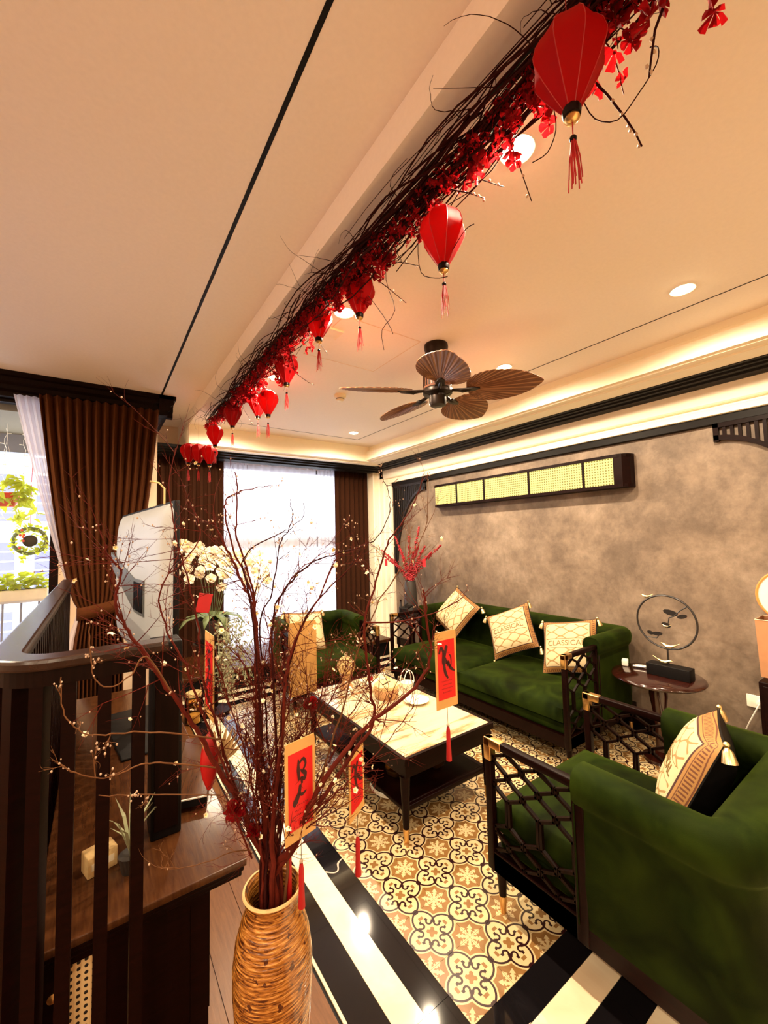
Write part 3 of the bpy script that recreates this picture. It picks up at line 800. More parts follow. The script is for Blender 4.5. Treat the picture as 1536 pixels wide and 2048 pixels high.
# ---------------------------------------------------------------- cushions
def cushion(label, mw, size=.42, th=.075, word=True, mirror=False):
    t = thing('throw_cushion', label, 'cushion'); t.matrix_world = mw
    h = size/2; N = 20
    def side(sg):
        def fn(u, v):
            x = (u*2-1); y = (v*2-1)
            pinch = 1 - .06*(1-abs(x)**2)*abs(y)**3 ; pinch2 = 1 - .06*(1-abs(y)**2)*abs(x)**3
            return (x*h*pinch2, y*h*pinch, sg*th*((1-x**4)*(1-y**4))**.8 + sg*.004)
        return fn
    MB().grid(side(1), N, N).build('front_cover', 'cushion_print', t, 70)
    b = MB().grid(side(-1), N, N); b.f = [list(reversed(f)) for f in b.f]
    b.build('back_cover', 'black', t, 70)
    pts = []
    for k in range(4*N+1):
        s_ = (k % (4*N)); e_, r = divmod(s_, N); q = r/N*2-1
        x, y = ((q, -1), (1, q), (-q, 1), (-1, -q))[e_]
        pinch = 1 - .06*(1-abs(x)**2)*abs(y)**3 ; pinch2 = 1 - .06*(1-abs(y)**2)*abs(x)**3
        pts.append((x*h*pinch2, y*h*pinch, 0))
    MB().tube(pts, .0055, 6, cap=False).build('piping', 'black', t, True)
    ts = MB()
    ts.ball((0, 0, 0), .011, 6)
    ts.lathe([(.006, -.008), (.016, -.020), (.024, -.055), (.020, -.056), (.0001, -.05)], 10)
    tme = ts.mesh('tassel', 'gold', True)
    R_ = mw.to_3x3().inverted()
    dn = R_ @ Vector((0, 0, -1))
    for x, y in ((-1, -1), (1, -1), (1, 1), (-1, 1)):
        q = Vector((x*.2, y*.2, 0)) + dn*1.0; q.normalize()
        rot = Vector((0, 0, -1)).rotation_difference(q).to_euler()
        link('tassel', tme, t, (x*h*1.03, y*h*1.03, 0), rot)
    if word:
        cu = bpy.data.curves.new('word', 'FONT'); cu.body = 'CLASSICAL'; cu.size = .058; cu.align_x = 'CENTER'; cu.align_y = 'CENTER'; cu.extrude = .0008
        tmp = bpy.data.objects.new('word', cu); COL.objects.link(tmp)
        bpy.context.view_layer.update()
        me = bpy.data.meshes.new_from_object(tmp.evaluated_get(bpy.context.evaluated_depsgraph_get()))
        COL.objects.unlink(tmp); bpy.data.objects.remove(tmp)
        for v in me.vertices:
            x, y = v.co.x/h, v.co.y/h
            v.co.z += th*max(0, (1-x**4)*(1-y**4))**.8 + .0052
        me.materials.clear(); me.materials.append(MATS['gold_print']); link('lettering', me, t)
        fr = MB()
        for yy in (.036, -.036): fr.tube([(x*.01, yy, th*(1-(x*.01/h)**4)**.8*(1-(yy/h)**4)**.8+.005) for x in range(-15, 16, 2)], .0012, 4)
        fr.build('printed_line', 'gold_print', t)
    return t
plain('gold_print', (.20, .12, .03), .6)
def frame(c, nrm, roll):
    """matrix whose z axis is nrm; local y as upright as possible, then rolled"""
    n = Vector(nrm).normalized(); up = Vector((0, 0, 1)); y = (up - n*up.dot(n)).normalized(); x = y.cross(n)
    M_ = Matrix((x, y, n)).transposed().to_4x4() @ Matrix.Rotation(R0(roll), 4, 'Z'); M_.translation = Vector(c); return M_
cushion('square printed cushion standing on one corner at the far end of the sofa', frame((3.11, 3.13, .70), (-.85, -.10, .52), 62), .42)
cushion('printed cushion tilted on the middle of the sofa', frame((3.05, 2.38, .645), (-.86, -.12, .50), 27), .42)
cushion('printed cushion at the near end of the sofa beside the lattice arm', frame((3.03, 1.82, .625), (-.84, -.10, .52), 12), .42)
cushion('cream cushion with black back leaning in the near right armchair', frame((1.92, .66, .565), (-.25, .86, .42), 4), .44, .085)
cushion('cream and gold cushion leaning in the armchair by the window', frame((1.68, 3.76, .60), (.05, -.92, .38), -4), .40, .07, False)

# ---------------------------------------------------------------- coffee table
ct = thing('coffee_table', 'black framed coffee table with a cream marble top and brass tipped legs', 'table', (1.5725, 2.21, 0))
tw, tl, tz = .3275, .57, .42
fr = MB()
for q in ((-tw, -tw+.018, -tl, tl), (tw-.018, tw, -tl, tl), (-tw+.018, tw-.018, -tl, -tl+.018), (-tw+.018, tw-.018, tl-.018, tl)): fr.box(*q, tz-.032, tz)
fr.box(-tw+.012, tw-.012, -tl+.012, tl-.012, tz-.10, tz-.032)
fr.build('top_frame', 'red_wood', ct)
MB().box(-tw+.0185, tw-.0185, -tl+.0185, tl-.0185, tz-.03, tz+.0006).build('marble_top', 'table_marble', ct)
for sx in (-1, 1):
    for sy in (-1, 1):
        l = MB().lathe([(.012, 0), (.016, .07), (.021, .20), (.027, tz-.10)], 12, (sx*(tw-.03), sy*(tl-.04))).build('leg', 'red_wood', ct, True)
        MB().lathe([(.0130, 0), (.0172, .065), (.0172, .068)], 12, (sx*(tw-.03), sy*(tl-.04))).build('brass_tip', 'brass', l, True)
MB().rbox(-tw+.02, tw-.02, -tl+.06, tl-.06, .145, .165, .004).build('lower_shelf', 'red_wood', ct, True)
for sy in (-1, 1): MB().rbox(-tw+.02, tw-.02, sy*(tl-.05)-.012, sy*(tl-.05)+.012, .14, .165, .004).build('stretcher', 'red_wood', ct, True)
TZ = tz + .0006
t = thing('wooden_tissue_box', 'round wooden tissue box with a slot in its lid on the coffee table', 'box', (1.635, 2.34, TZ))
MB().lathe([(.078, 0), (.082, .004), (.082, .070), (.080, .072)], 32).build('body', 'basket', t, True)
MB().lathe([(.084, .066), (.084, .086), (.078, .090), (.0001, .090)], 32).build('lid', 'ivory_wood' if False else 'straw', t, True)
MB().rbox(-.045, .045, -.006, .006, .0895, .0915, .0009, mat=Matrix.Rotation(R0(20), 4, 'Z')).build('slot', 'red_wood', t)
MB().tube([(.0825*math.cos(a_)+0, .0825*math.sin(a_), .035+.014*math.sin(k)) for k, a_ in [(i*PI/6, -1.9+.17*math.cos(i*PI/6)) for i in range(13)]], .002, 5).build('emblem', 'red_wood', t)
t = thing('cream_dish', 'pale round dish on the near half of the coffee table', 'dish', (1.735, 2.14, TZ))
MB().lathe([(.045, 0), (.05, .004), (.080, .016), (.084, .020), (.078, .019), (.048, .008), (.0001, .007)], 32).build('plate', 'ivory', t, True)
t = thing('woven_ball_basket', 'round woven straw ball on a brown stand at the far end of the coffee table', 'ornament', (1.50, 2.655, TZ))
MB().lathe([(.045, 0), (.05, .01), (.034, .035), (.036, .085), (.05, .10)], 20).build('stand', 'basket', t, True)
wb = MB(); random.seed(11)
for k in range(34):
    ax = Vector((random.gauss(0, 1), random.gauss(0, 1), random.gauss(0, 1))).normalized(); p = ax.orthogonal().normalized(); q = ax.cross(p); r = .066*random.uniform(.9, 1)
    wb.tube([p*r*math.cos(a_*PI/9)+q*r*math.sin(a_*PI/9)+Vector((0, 0, .160)) for a_ in range(19)], .0034, 4, cap=False)
o = wb.build('woven_strands', 'straw', t, True); o['kind'] = 'stuff'
t = thing('bamboo_tray', 'shallow tan tray with cups behind the wooden tissue box', 'tray', (1.74, 2.585, TZ))
MB().rbox(-.10, .10, -.13, .13, 0, .012, .004).build('tray_base', 'ivory', t, True)
MB().lathe([(.088, .012), (.094, .028), (.090, .028), (.084, .014)], 28, cap=False).build('rim', 'straw', t, True)
for k, (dx, dy) in enumerate(((-.04, .05), (.045, .03), (.0, -.05))):
    c = thing('tea_cup', ['small cream cup on the tan tray nearest the woven ball', 'small cream cup on the tan tray nearest the sofa', 'small cream cup on the tan tray nearest the tissue box'][k], 'cup', (1.74+dx, 2.585+dy, TZ+.0121))
    MB().lathe([(.014, 0), (.024, .012), (.028, .038), (.026, .038), (.021, .012), (.0001, .006)], 16).build('bowl', 'warm_white', c, True)
    MB().lathe([(.0001, .026), (.0243, .026)], 16).build('tea', 'table_wood', c)
t = thing('wire_handled_basket', 'white wire handled basket at the sofa side of the coffee table', 'basket', (1.835, 2.36, TZ))
MB().lathe([(.035, 0), (.048, .05), (.046, .05), (.033, .003)], 20).build('bowl', 'warm_white', t, True)
for k in range(2):
    MB().tube([((.050-.004*k)*math.cos(a_*PI/12), (.02-.04*k), .05+.085*math.sin(a_*PI/12)) for a_ in range(13)], .0028, 6).build('handle', 'white_plastic', t, True)
t = thing('rolled_towel', 'small rolled cream towel on the left edge of the coffee table', 'towel', (1.44, 2.52, TZ), .9)
MB().lathe([(.016, -.05), (.022, -.048), (.022, .048), (.016, .05)], 14, mat=Matrix.Translation((0, 0, .023)) @ Matrix.Rotation(PI/2, 4, 'Y')).build('roll', 'warm_white', t, True)
MB().lathe([(.0226, -.014), (.0232, 0), (.0226, .014)], 14, cap=False, mat=Matrix.Translation((0, 0, .023)) @ Matrix.Rotation(PI/2, 4, 'Y')).build('band', 'straw', t, True)
t = thing('tea_pot', 'red knobbed clay teapot behind the wooden tissue box', 'teapot', (1.62, 2.50, TZ))
MB().lathe([(.03, 0), (.045, .015), (.048, .035), (.035, .055), (.02, .06), (.018, .066), (.0001, .068)], 20).build('pot', 'ivory', t, True)
MB().lathe([(.007, .066), (.010, .085), (.004, .105), (.0001, .106)], 10).build('knob', 'red_silk', t, True)
MB().tube([(.04, 0, .03), (.065, 0, .045), (.075, 0, .062)], [.009, .006, .005], 8).build('spout', 'ivory', t, True)
# below
t = thing('robot_vacuum', 'round black robot cleaner with a cream rim under the coffee table', 'robot vacuum', (1.50, 2.08, 0))
MB().lathe([(.135, .012), (.150, .016), (.152, .034), (.147, .038)], 40).build('rim', 'warm_white', t, True)
MB().lathe([(.146, .037), (.146, .082), (.138, .09), (.0001, .092)], 40).build('shell', 'black', t, True)
for a_ in (0, 2.1, 4.2): MB().lathe([(.014, 0), (.014, .014)], 10, (.09*math.cos(a_), .09*math.sin(a_))).build('wheel', 'black', t)
for k, (x, y, lb) in enumerate(((1.64, 1.86, 'small gold bowl on the lower shelf at the near end of the coffee table'), (1.40, 1.93, 'small gold bowl on the lower shelf beside the left front table leg'))):
    t = thing('gold_bowl', lb, 'bowl', (x, y, .1651))
    MB().lathe([(.025, 0), (.05, .02), (.062, .05), (.058, .05), (.046, .022), (.0001, .008)], 24).build('bowl', 'brass', t, True)
    MB().lathe([(.024, .0), (.027, .003), (.024, .006)], 20, cap=False).build('foot_ring', 'gold', t, True)
# ---------------------------------------------------------------- near side table with the ring sculpture
t = thing('side_table', 'round dark wooden side table between the sofa and the near armchair', 'table', (3.08, 1.235, 0))
MB().lathe([(.0001, .52), (.255, .52), (.265, .526), (.27, .535), (.265, .545), (.255, .55), (.0001, .55)], 48).build('table_top', 'table_wood', t, True)
MB().lathe([(.11, .0), (.11, .02), (.035, .06), (.028, .20), (.040, .32), (.055, .42), (.05, .52)], 20).build('pedestal', 'table_wood', t, True)
rs = thing('ring_sculpture', 'black ring sculpture with a leafy twig and gold birds on the side table', 'sculpture', (3.10, 1.17, .55))
MB().rbox(-.045, .045, -.13, .12, .0, .075, .004).build('plinth', 'black', rs, True)
MB().tube([(0, .0, .07), (0, 0, .185)], .006, 8).build('stem', 'black_metal', rs, True)
RC = .355; RR = .175
MB().tube([(0, RR*math.cos(k*PI/30), RC+RR*math.sin(k*PI/30)) for k in range(61)], .0062, 8, cap=False).build('ring', 'black_metal', rs, True)
tw_ = MB().tube([(0, -.130, RC+.118), (0, -.085, RC+.085), (.0, -.05, RC+.045), (0, -.02, RC+.03), (0, -.012, RC-.01)], [.005, .0045, .004, .0035, .003], 6)
tw_.tube([(0, .125, RC-.118), (0, .10, RC-.115), (0, .06, RC-.115), (0, .045, RC-.09)], .0035, 6).build('twig', 'black_metal', rs, True)
def flatleaf(cy, cz, L, Wd, ang):
    N = 10; P = []
    for i in range(N):
        a_ = 2*PI*i/N; x = L*math.cos(a_); y = Wd*math.sin(a_)
        P.append((cy+x*math.cos(ang)-y*math.sin(ang), cz+x*math.sin(ang)+y*math.cos(ang)))
    return MB().prism(P, 'x', -.003, .003)
for q in ((-.03, .065, .045, .018, .2), (-.095, .048, .03, .014, -.3), (-.0, -.02, .028, .016, .3), (.098, -.085, .020, .013, .4), (.055, -.085, .030, .014, -.1)):
    flatleaf(q[0], RC+q[1], *q[2:]).build('leaf', 'black_metal', rs)
def bird(mb, c, s, d):
    c = Vector(c); mb.tube([c+Vector((0, -d*s*1.7, s*.9)), c+Vector((0, -d*s*1.0, s*.45)), c+Vector((0, -d*s*.3, s*.1)), c+Vector((0, d*s*.5, s*.15)), c+Vector((0, d*s*.9, s*.45)), c+Vector((0, d*s*1.25, s*.5)), c+Vector((0, d*s*1.5, s*.45))], [s*.05, s*.12, s*.34, s*.38, s*.26, s*.2, s*.03], 8)
for c, s, d in (((0, .108, RC+.155), .024, 1), ((0, -.01, RC-RR+.012), .036, 1), ((0, .03, .085), .036, -1), ((0.0, .0, RC-.03), .018, 1)):
    mb = MB(); bird(mb, c, s, d); mb.tube([(c[0], c[1], c[2]), (c[0], c[1], c[2]-.012)], .002, 5); mb.build('bird', 'gold', rs, True)
p = atz(1290, 1336, .555); q = atz(1262, 1330, .555)
t = thing('silver_pen', 'silver cylindrical pens lying on the side table in front of the sculpture', 'pen', (p.x, p.y, .5501), R0(-70))
for k, dy in enumerate((0, .024)):
    MB().lathe([(.004, -.075), (.010, -.07), (.010, .03), (.008, .034), (.008, .07), (.0001, .074)], 14, mat=Matrix.Translation((0.01*k, dy, .0102)) @ Matrix.Rotation(PI/2, 4, 'Y')).build('pen_body', 'silver', t, True)
t = thing('charger_cube', 'small white charger block on the side table next to the sofa arm', 'charger', (q.x-.02, q.y+.03, .5501), R0(20))
MB().rbox(-.025, .025, -.02, .02, 0, .045, .006).build('block', 'white_plastic', t, True)
MB().rbox(-.010, .010, -.0215, -.019, .012, .020, .001).build('port', 'black', t)

# right edge: cabinet, paper bag, fan; wall socket
t = thing('side_cabinet', 'dark red wooden cabinet at the right edge against the wall', 'cabinet', (3.33, .44, 0))
MB().rbox(-.16, .165, -.30, .30, .05, .62, .006).build('body', 'red_wood', t, True)
MB().box(-.14, .15, -.28, .28, 0, .05).build('plinth', 'black', t)
MB().rbox(-.172, -.16, -.28, .28, .08, .60, .003).build('door', 'red_wood', t, True)
t = thing('paper_bag', 'brown paper bag standing on the cabinet at the right edge', 'bag', (3.36, .58, .6201))
bg_ = MB(); vs = [(-.08, -.17, 0), (.1, -.17, 0), (.1, .17, 0), (-.08, .17, 0), (-.085, -.175, .34), (.105, -.175, .34), (.105, .178, .34), (-.085, .178, .34)]
bg_.add(vs, [(0, 3, 2, 1), (0, 1, 5, 4), (1, 2, 6, 5), (2, 3, 7, 6), (3, 0, 4, 7)]); o = bg_.build('bag_body', 'paper_brown', t); sm = o.modifiers.new('thickness', 'SOLIDIFY'); sm.thickness = .002
MB().tube([(-.086, -.176, .341), (-.086, .179, .341), (.106, .179, .341), (.106, -.176, .341), (-.086, -.176, .341)], .0022, 5).build('top_fold', 'ivory', t)
MB().tube([(-.087, .06+.05*math.cos(a_*PI/8), .33+.07*math.sin(a_*PI/8)) for a_ in range(9)], .003, 5).build('handle', 'paper_brown', t, True)
t = thing('wooden_fan', 'round cream hand fan with an orange wooden rim in the paper bag', 'fan', (3.37, .555, .665), rot=(R0(-6), 0, R0(4)))
MB().lathe([(.150, -.004), (.158, -.006), (.164, 0), (.158, .006), (.150, .004)], 40, cap=False, mat=Matrix.Translation((0, 0, .44)) @ Matrix.Rotation(PI/2, 4, 'Y')).build('rim', 'orange_wood', t, True)
MB().lathe([(.0001, -.001), (.151, -.001), (.151, .001), (.0001, .001)], 40, mat=Matrix.Translation((0, 0, .44)) @ Matrix.Rotation(PI/2, 4, 'Y')).build('disc', 'warm_white', t)
MB().tube([(0, 0, .28), (0, 0, .0)], .008, 8).build('handle', 'orange_wood', t, True)
t = thing('wall_socket', 'white wall socket with a plugged in cord low on the concrete wall', 'socket', (3.5, .82, .395))
MB().rbox(-.012, 0, -.06, .06, -.04, .04, .004).build('plate', 'warm_white', t, True)
MB().lathe([(.018, 0), (.018, .03), (.01, .034)], 14, mat=Matrix.Translation((-.012, -.01, 0)) @ Matrix.Rotation(-PI/2, 4, 'Y')).build('plug', 'white_plastic', t, True)
MB().tube([(-.045, -.01, 0), (-.07, 0, -.03), (-.06, .04, -.12), (-.05, .08, -.22), (-.05, .1, -.32), (-.06, .12, -.385)], .004, 6).build('cord', 'white_plastic', t, True)
t = thing('white_cable_box', 'small round white cable winder under the wall socket at the right edge', 'cable holder', (3.44, .80, .0))
MB().lathe([(.03, 0), (.035, .01), (.035, .05), (.03, .06)], 16).build('body', 'white_plastic', t, True)

# ---------------------------------------------------------------- rattan wall lamp
wl_ = thing('rattan_wall_lamp', 'long dark framed wall lamp with glowing rattan panels above the sofa', 'wall lamp', (3.5, 2.615, 2.0))
HL = 1.145; DP = .125; rr = .10
def lamp_path(off, n=7):
    y0 = HL-off; x0 = -DP+off; r = rr-off; P = [(0, y0)]
    for k in range(n+1):
        a_ = k/n*PI/2; P.append((x0+r-r*math.sin(a_), y0-r+r*math.cos(a_)))
    P2 = [(x, -y) for x, y in reversed(P)]
    return P + P2
for z0, z1, nm in ((.108, .134, 'top_rail'), (-.134, -.108, 'bottom_rail')):
    MB().prism([(x, y) for x, y in lamp_path(0)], 'z', z0, z1).build(nm, 'red_wood', wl_)
ptsr = lamp_path(.010, 8)
# cut the rattan band into five panels at given y
cuts = []
for u in (912, 967, 1057, 1167): cuts.append(atx(u, 970, 3.378).y - 2.615)
def seg(ya, yb):
    """points of the lamp outline between ya > yb"""
    P = lamp_path(.010, 12); out = []
    def interp(y):
        for p, q in zip(P, P[1:]):
            if (p[1]-y)*(q[1]-y) <= 0 and abs(p[1]-q[1]) > 1e-9: s_ = (p[1]-y)/(p[1]-q[1]); return (p[0]+(q[0]-p[0])*s_, y)
    out.append(interp(ya)); out += [p for p in P if yb < p[1] < ya]; out.append(interp(yb)); return out
edges = [HL-.0101] + cuts + [-HL+.0101+.02]
for k in range(5):
    P = seg(edges[k]-.007, edges[k+1]+.007)
    vs = [(x, y, -.108) for x, y in P] + [(x, y, .108) for x, y in P]; n = len(P)
    o = MB().add(vs, [(i, i+1, n+i+1, n+i) for i in range(n-1)]).build('rattan_panel', 'rattan_lit', wl_)
    sm = o.modifiers.new('thickness', 'SOLIDIFY'); sm.thickness = .002
for y in cuts: MB().box(-DP+.002, -DP+.016, y-.010, y+.010, -.110, .110).build('divider', 'red_wood', wl_)
MB().box(-.006, -.001, -HL, HL, -.12, .12).build('back_board', 'red_wood', wl_)
MB().prism([(0, -HL), (0, -HL+.05), (-DP+.03, -HL+.07), (-DP+.005, -HL+.11), (-DP, -HL+.105), (-DP+.012, -HL+.045), (-.06, -HL+.006)], 'z', -.13, .13).build('end_cap', 'red_wood', wl_)

# ---------------------------------------------------------------- far side table, tall vase with red berries
t = thing('corner_table', 'dark round table in the far corner between the sofa and the window armchair', 'table', (3.10, 3.86, 0))
MB().lathe([(.0001, .52), (.265, .52), (.275, .535), (.265, .55), (.0001, .55)], 40).build('table_top', 'table_wood', t, True)
MB().lathe([(.11, 0), (.11, .02), (.035, .06), (.03, .3), (.05, .52)], 18).build('pedestal', 'table_wood', t, True)
vz = thing('tall_grey_vase', 'tall tapered grey vase standing on the far corner table', 'vase', (3.18, 3.98, .5501))
MB().lathe([(.085, 0), (.092, .01), (.090, .10), (.078, .28), (.068, .40), (.066, .41), (.056, .41), (.055, .30), (.0001, .28)], 32).build('body', 'ceramic_grey', vz, True)
MB().lathe([(.066, .409), (.070, .414), (.066, .419), (.057, .414)], 32, cap=False).build('lip', 'ceramic_grey', vz, True)
random.seed(5)
bs = thing('red_berry_stems', 'spray of red berry stems in the tall grey vase', 'flowers', (3.18, 3.98, .95))
tips = [(748, 1083), (768, 1112), (790, 1072), (800, 1098), (818, 1072), (838, 1053), (838, 1085), (850, 1092), (882, 1090), (840, 1120), (826, 1105), (806, 1110), (862, 1105), (780, 1120)]
for u, v in tips:
    p = atx(u, v, 3.18+random.uniform(-.10, .12)); e = p - Vector((3.18, 3.98, .95)); 
    if e.length > .75: e *= .75/e.length
    e.x = min(e.x, .27)
    P = [Vector((random.uniform(-.02, .02), random.uniform(-.02, .02), -.12)), Vector((e.x*.08, e.y*.08, .05)), e*.5+Vector((0, 0, .04)), e*.8+Vector((0, 0, .015)), e]
    st = MB().tube(P, [.003, .003, .0025, .002, .0015], 5).build('stem', 'bark', bs)
    bm_ = MB()
    for k in range(150):
        s_ = random.uniform(.10, 1); i = min(3, int(s_*4)); f_ = s_*4-i; c = P[i].lerp(P[i+1], f_)
        c = c + Vector((random.gauss(0, 1), random.gauss(0, 1), random.gauss(0, 1)))*.013*(1.25-s_)
        if c.z < .02: continue
        bm_.ball(c, random.uniform(.006, .010), 4)
    o = bm_.build('berries', 'berry_red', st, True); o['kind'] = 'stuff'
for k, (u, v) in enumerate(((772, 1118), (848, 1118))):
    p = atx(u, v, 3.10) - Vector((3.18, 3.98, .95))
    MB().rbox(-.001, .001, -.028, .028, -.09, 0, .0008).build('red_tag', 'red_paper', bs, loc=p)
    MB().tube([p, p+Vector((0, 0, .06))], .001, 4).build('tag_string', 'red_silk', bs)
t = thing('black_radio', 'black box shaped radio on the far corner table left of the grey vase', 'radio', (2.99, 3.83, .5501), R0(35))
MB().rbox(-.10, .10, -.05, .05, 0, .14, .01).build('case', 'black', t, True)
MB().tube([(-.06, 0, .138), (-.06, 0, .165), (.06, 0, .165), (.06, 0, .138)], .005, 6).build('handle', 'black_metal', t, True)
MB().rbox(-.085, .085, -.054, -.049, .02, .12, .002).build('grille', 'grey_dark', t)
t = thing('dark_bottle', 'slim dark bottle beside the grey vase on the corner table', 'bottle', (3.07, 4.04, .5501))
MB().lathe([(.024, 0), (.026, .01), (.026, .09), (.010, .13), (.009, .17), (.0001, .175)], 16).build('body', 'black_metal', t, True)
MB().lathe([(.011, .165), (.011, .19), (.0001, .191)], 12).build('cap', 'red_wood', t, True)

# ---------------------------------------------------------------- console, television
cs = thing('tv_console', 'long brown wooden console behind the slatted screen with a cane end panel', 'console', (.14, 2.40, 0))
cx0, cx1, cy0, cy1 = -.26, .265, -1.022, 1.0
MB().rbox(cx0, cx1, cy0, cy1, .478, .50, .004).build('top', 'console_wood', cs, True)
MB().rbox(cx0+.006, cx1-.006, cy0+.006, cy1-.006, .462, .479, .005).rbox(cx0+.012, cx1-.012, cy0+.012, cy1-.012, .445, .463, .004).build('top_moulding', 'red_wood', cs, True)
MB().box(cx0+.03, cx1-.10, cy0+.052, cy1-.03, .08, .446).build('body', 'dark_wood', cs)
ef = MB()
ef.box(cx0+.02, cx0+.05, cy0+.02, cy0+.05, .06, .446).box(.105, cx1-.11, cy0+.02, cy0+.05, .06, .446).box(cx0+.05, .105, cy0+.02, cy0+.05, .425, .446).box(cx0+.05, .105, cy0+.02, cy0+.05, .06, .10)
ef.box(cx0+.02, cx0+.04, cy0+.05, cy0+.30, .06, .446).box(.11, .13, cy0+.05, cy0+.30, .06, .446)
ef.build('end_frame', 'red_wood', cs)
ds = MB().box(cx0+.05, .105-.235, cy0+.028, cy0+.040, .10, .425).build('door', 'red_wood', cs)
MB().box(.105-.235, -.128+.0, cy0+.0, cy0+.0, .10, .425) 
MB().box(-.185, .0-.128+.0, cy0+.022, cy0+.027, .10, .425).build('cane_panel', 'rattan_cane', cs)
MB().box(-.128, .105, cy0+.022, cy0+.040, .10, .425).build('door', 'red_wood', cs)
MB().lathe([(.008, 0), (.012, .012), (.0001, .018)], 12, mat=Matrix.Translation((-.215, cy0+.026, .37)) @ Matrix.Rotation(PI/2, 4, 'X')).build('knob', 'brass', cs, True)
for sx in (cx0+.06, cx1-.16):
    for sy in (cy0+.15, cy1-.06):
        MB().lathe([(.014, 0), (.022, .08)], 12, (sx, sy)).build('leg', 'dark_wood', cs, True)
# TV
pa = Vector((.268, 2.0, 0)); pb = Vector((.125, 3.26, 0)); dtv = (pb-pa); Ltv = dtv.length; rz_tv = math.atan2(dtv.y, dtv.x)
tv = thing('television', 'large flat television seen from its light grey back beside the slatted screen', 'television', ((pa.x+pb.x)/2, (pa.y+pb.y)/2, .50), rz_tv)
# local x runs away from camera along the set, +y is the back (towards -x in the room)
MB().rbox(-Ltv/2, Ltv/2, -.030, -.006, .40, 1.20, .006).build('bezel', 'black', tv, True)
def shell(u, v):
    x = (u*2-1); z = (v*2-1)
    k = max(0.0, (1-abs(x)**5)*(1-abs(z)**5))**.5
    return (x*(Ltv/2-.008), -.008+.062*k, .80+z*.39)
o = MB().grid(shell, 30, 24).build('back_shell', 'grey_plastic', tv, 60)
hp = [(.60, .87), (-.16, .66), (-.36, .66), (-.36, .83), (-.14, .83), (.60, .955)]
MB().prism(hp, 'y', .030, .0585).build('vent_and_reflection', 'grey_dark', tv)  # vent block plus a dark diagonal reflection, both put in as dark grey
for k in range(13): MB().box(-.35+k*.016, -.343+k*.016, .0585, .0625, .675, .815).build('vent_slat', 'black', tv)
MB().rbox(-.05, .05, -.02, .02, .0, .45, .008).build('stand_post', 'grey_dark', tv, True)
MB().rbox(-.32, .32, -.13, .13, .0, .014, .006).build('stand_base', 'black', tv, True)
MB().tube([(-Ltv/2+.02, .03, 1.18), (-Ltv/2+.02, .03, 1.25), (-Ltv/2+.03, .05, 1.275), (-Ltv/2+.035, .085, 1.28)], .004, 8).build('cable', 'straw', tv, True)
t = thing('dark_speaker', 'tall dark box speaker on the console behind the end of the slatted screen', 'speaker', (.215, 1.70, .5))
MB().rbox(-.055, .04, -.06, .06, 0, .66, .006).build('cabinet', 'black', t, True)
MB().rbox(-.045, .03, -.064, -.058, .03, .63, .002).build('grille', 'dark_wood', t)
t = thing('media_box', 'flat brown topped media box with a white front edge on the console', 'media player', (.325, 1.83, .50), R0(-16))
MB().rbox(-.075, .06, -.10, .42, .018, .048, .004).build('case', 'console_wood', t, True)
MB().rbox(-.075, .06, -.104, -.100, .044, .049, .0005).build('trim', 'white_plastic', t)
MB().rbox(-.075, .06, -.103, -.0995, .018, .043, .0005).build('front', 'black', t)
for sx in (-.06, .045):
    for sy in (-.085, .40): MB().lathe([(.010, 0), (.010, .019)], 10, (sx, sy)).build('foot', 'black', t)
t = thing('card_box', 'small tan boxes seen through the slats on the console', 'box', (.02, 1.62, .50), .3)
MB().rbox(-.04, .04, -.03, .03, 0, .06, .003).build('box', 'straw', t, True)
MB().box(-.03, .03, -.031, -.030, .02, .04).build('label', 'ivory', t)
t = thing('spiky_plant', 'small spiky leaved plant seen through the slats on the console', 'plant', (.10, 1.55, .50))
MB().lathe([(.025, 0), (.035, .05), (.03, .05), (.0001, .04)], 16).build('pot', 'ceramic_grey', t, True)
random.seed(3)
for k in range(12):
    a_ = k*2*PI/12; l = random.uniform(.10, .18); e = .3
    d = Vector((math.cos(a_), math.sin(a_), 0)); n_ = Vector((-d.y, d.x, 0))*.005
    p0 = Vector((0, 0, .045)); p1 = p0+d*l*.25+Vector((0, 0, l*.7)); p2 = p0+d*l*.55+Vector((0, 0, l))
    o = MB().add([p0-n_, p0+n_, p1+n_, p1-n_, p2], [(0, 1, 2, 3), (3, 2, 4)]).build('leaf', 'foliage_grey', t); sm = o.modifiers.new('thickness', 'SOLIDIFY'); sm.thickness = .001

# ---------------------------------------------------------------- slatted screen with curved handrail
sc = thing('slatted_screen', 'dark slatted wooden screen with a broad curved handrail at the left edge', 'screen', (0, 0, 0))
RZ = 1.27; XL = -.196; YN = 1.135; XE = .145; RO = .135; RW = .058; YE = 3.62
def rail_path(off, n=12):
    P = [(XE, YN+off)]
    for k in range(n+1):
        a_ = 1.5*PI - k/n*PI/2; r = RO-off
        P.append((XL+RO+max(.01, r)*math.cos(a_), YN+RO+max(.01, r)*math.sin(a_)))
    P.append((XL+off, YE)); return P
po = rail_path(0); pi2 = rail_path(RW)
rl = MB(); n = len(po)
def ring4(i):
    a_, b2 = Vector(po[i]), Vector(pi2[i]); d = (b2-a_).normalized()
    pr_ = [(0, RZ-.024), (-.003, RZ-.020), (-.004, RZ-.008), (-.002, RZ-.002), (.003, RZ)]
    L_ = (b2-a_).length
    out = [(a_.x+d.x*o_, a_.y+d.y*o_, z) for o_, z in pr_] + [(a_.x+d.x*(L_-o_), a_.y+d.y*(L_-o_), z) for o_, z in reversed(pr_)]
    return out
vs = []; 
for i in range(n): vs += ring4(i)
m_ = 10; fs = [(i*m_+k, i*m_+(k+1) % m_, (i+1)*m_+(k+1) % m_, (i+1)*m_+k) for i in range(n-1) for k in range(m_)]
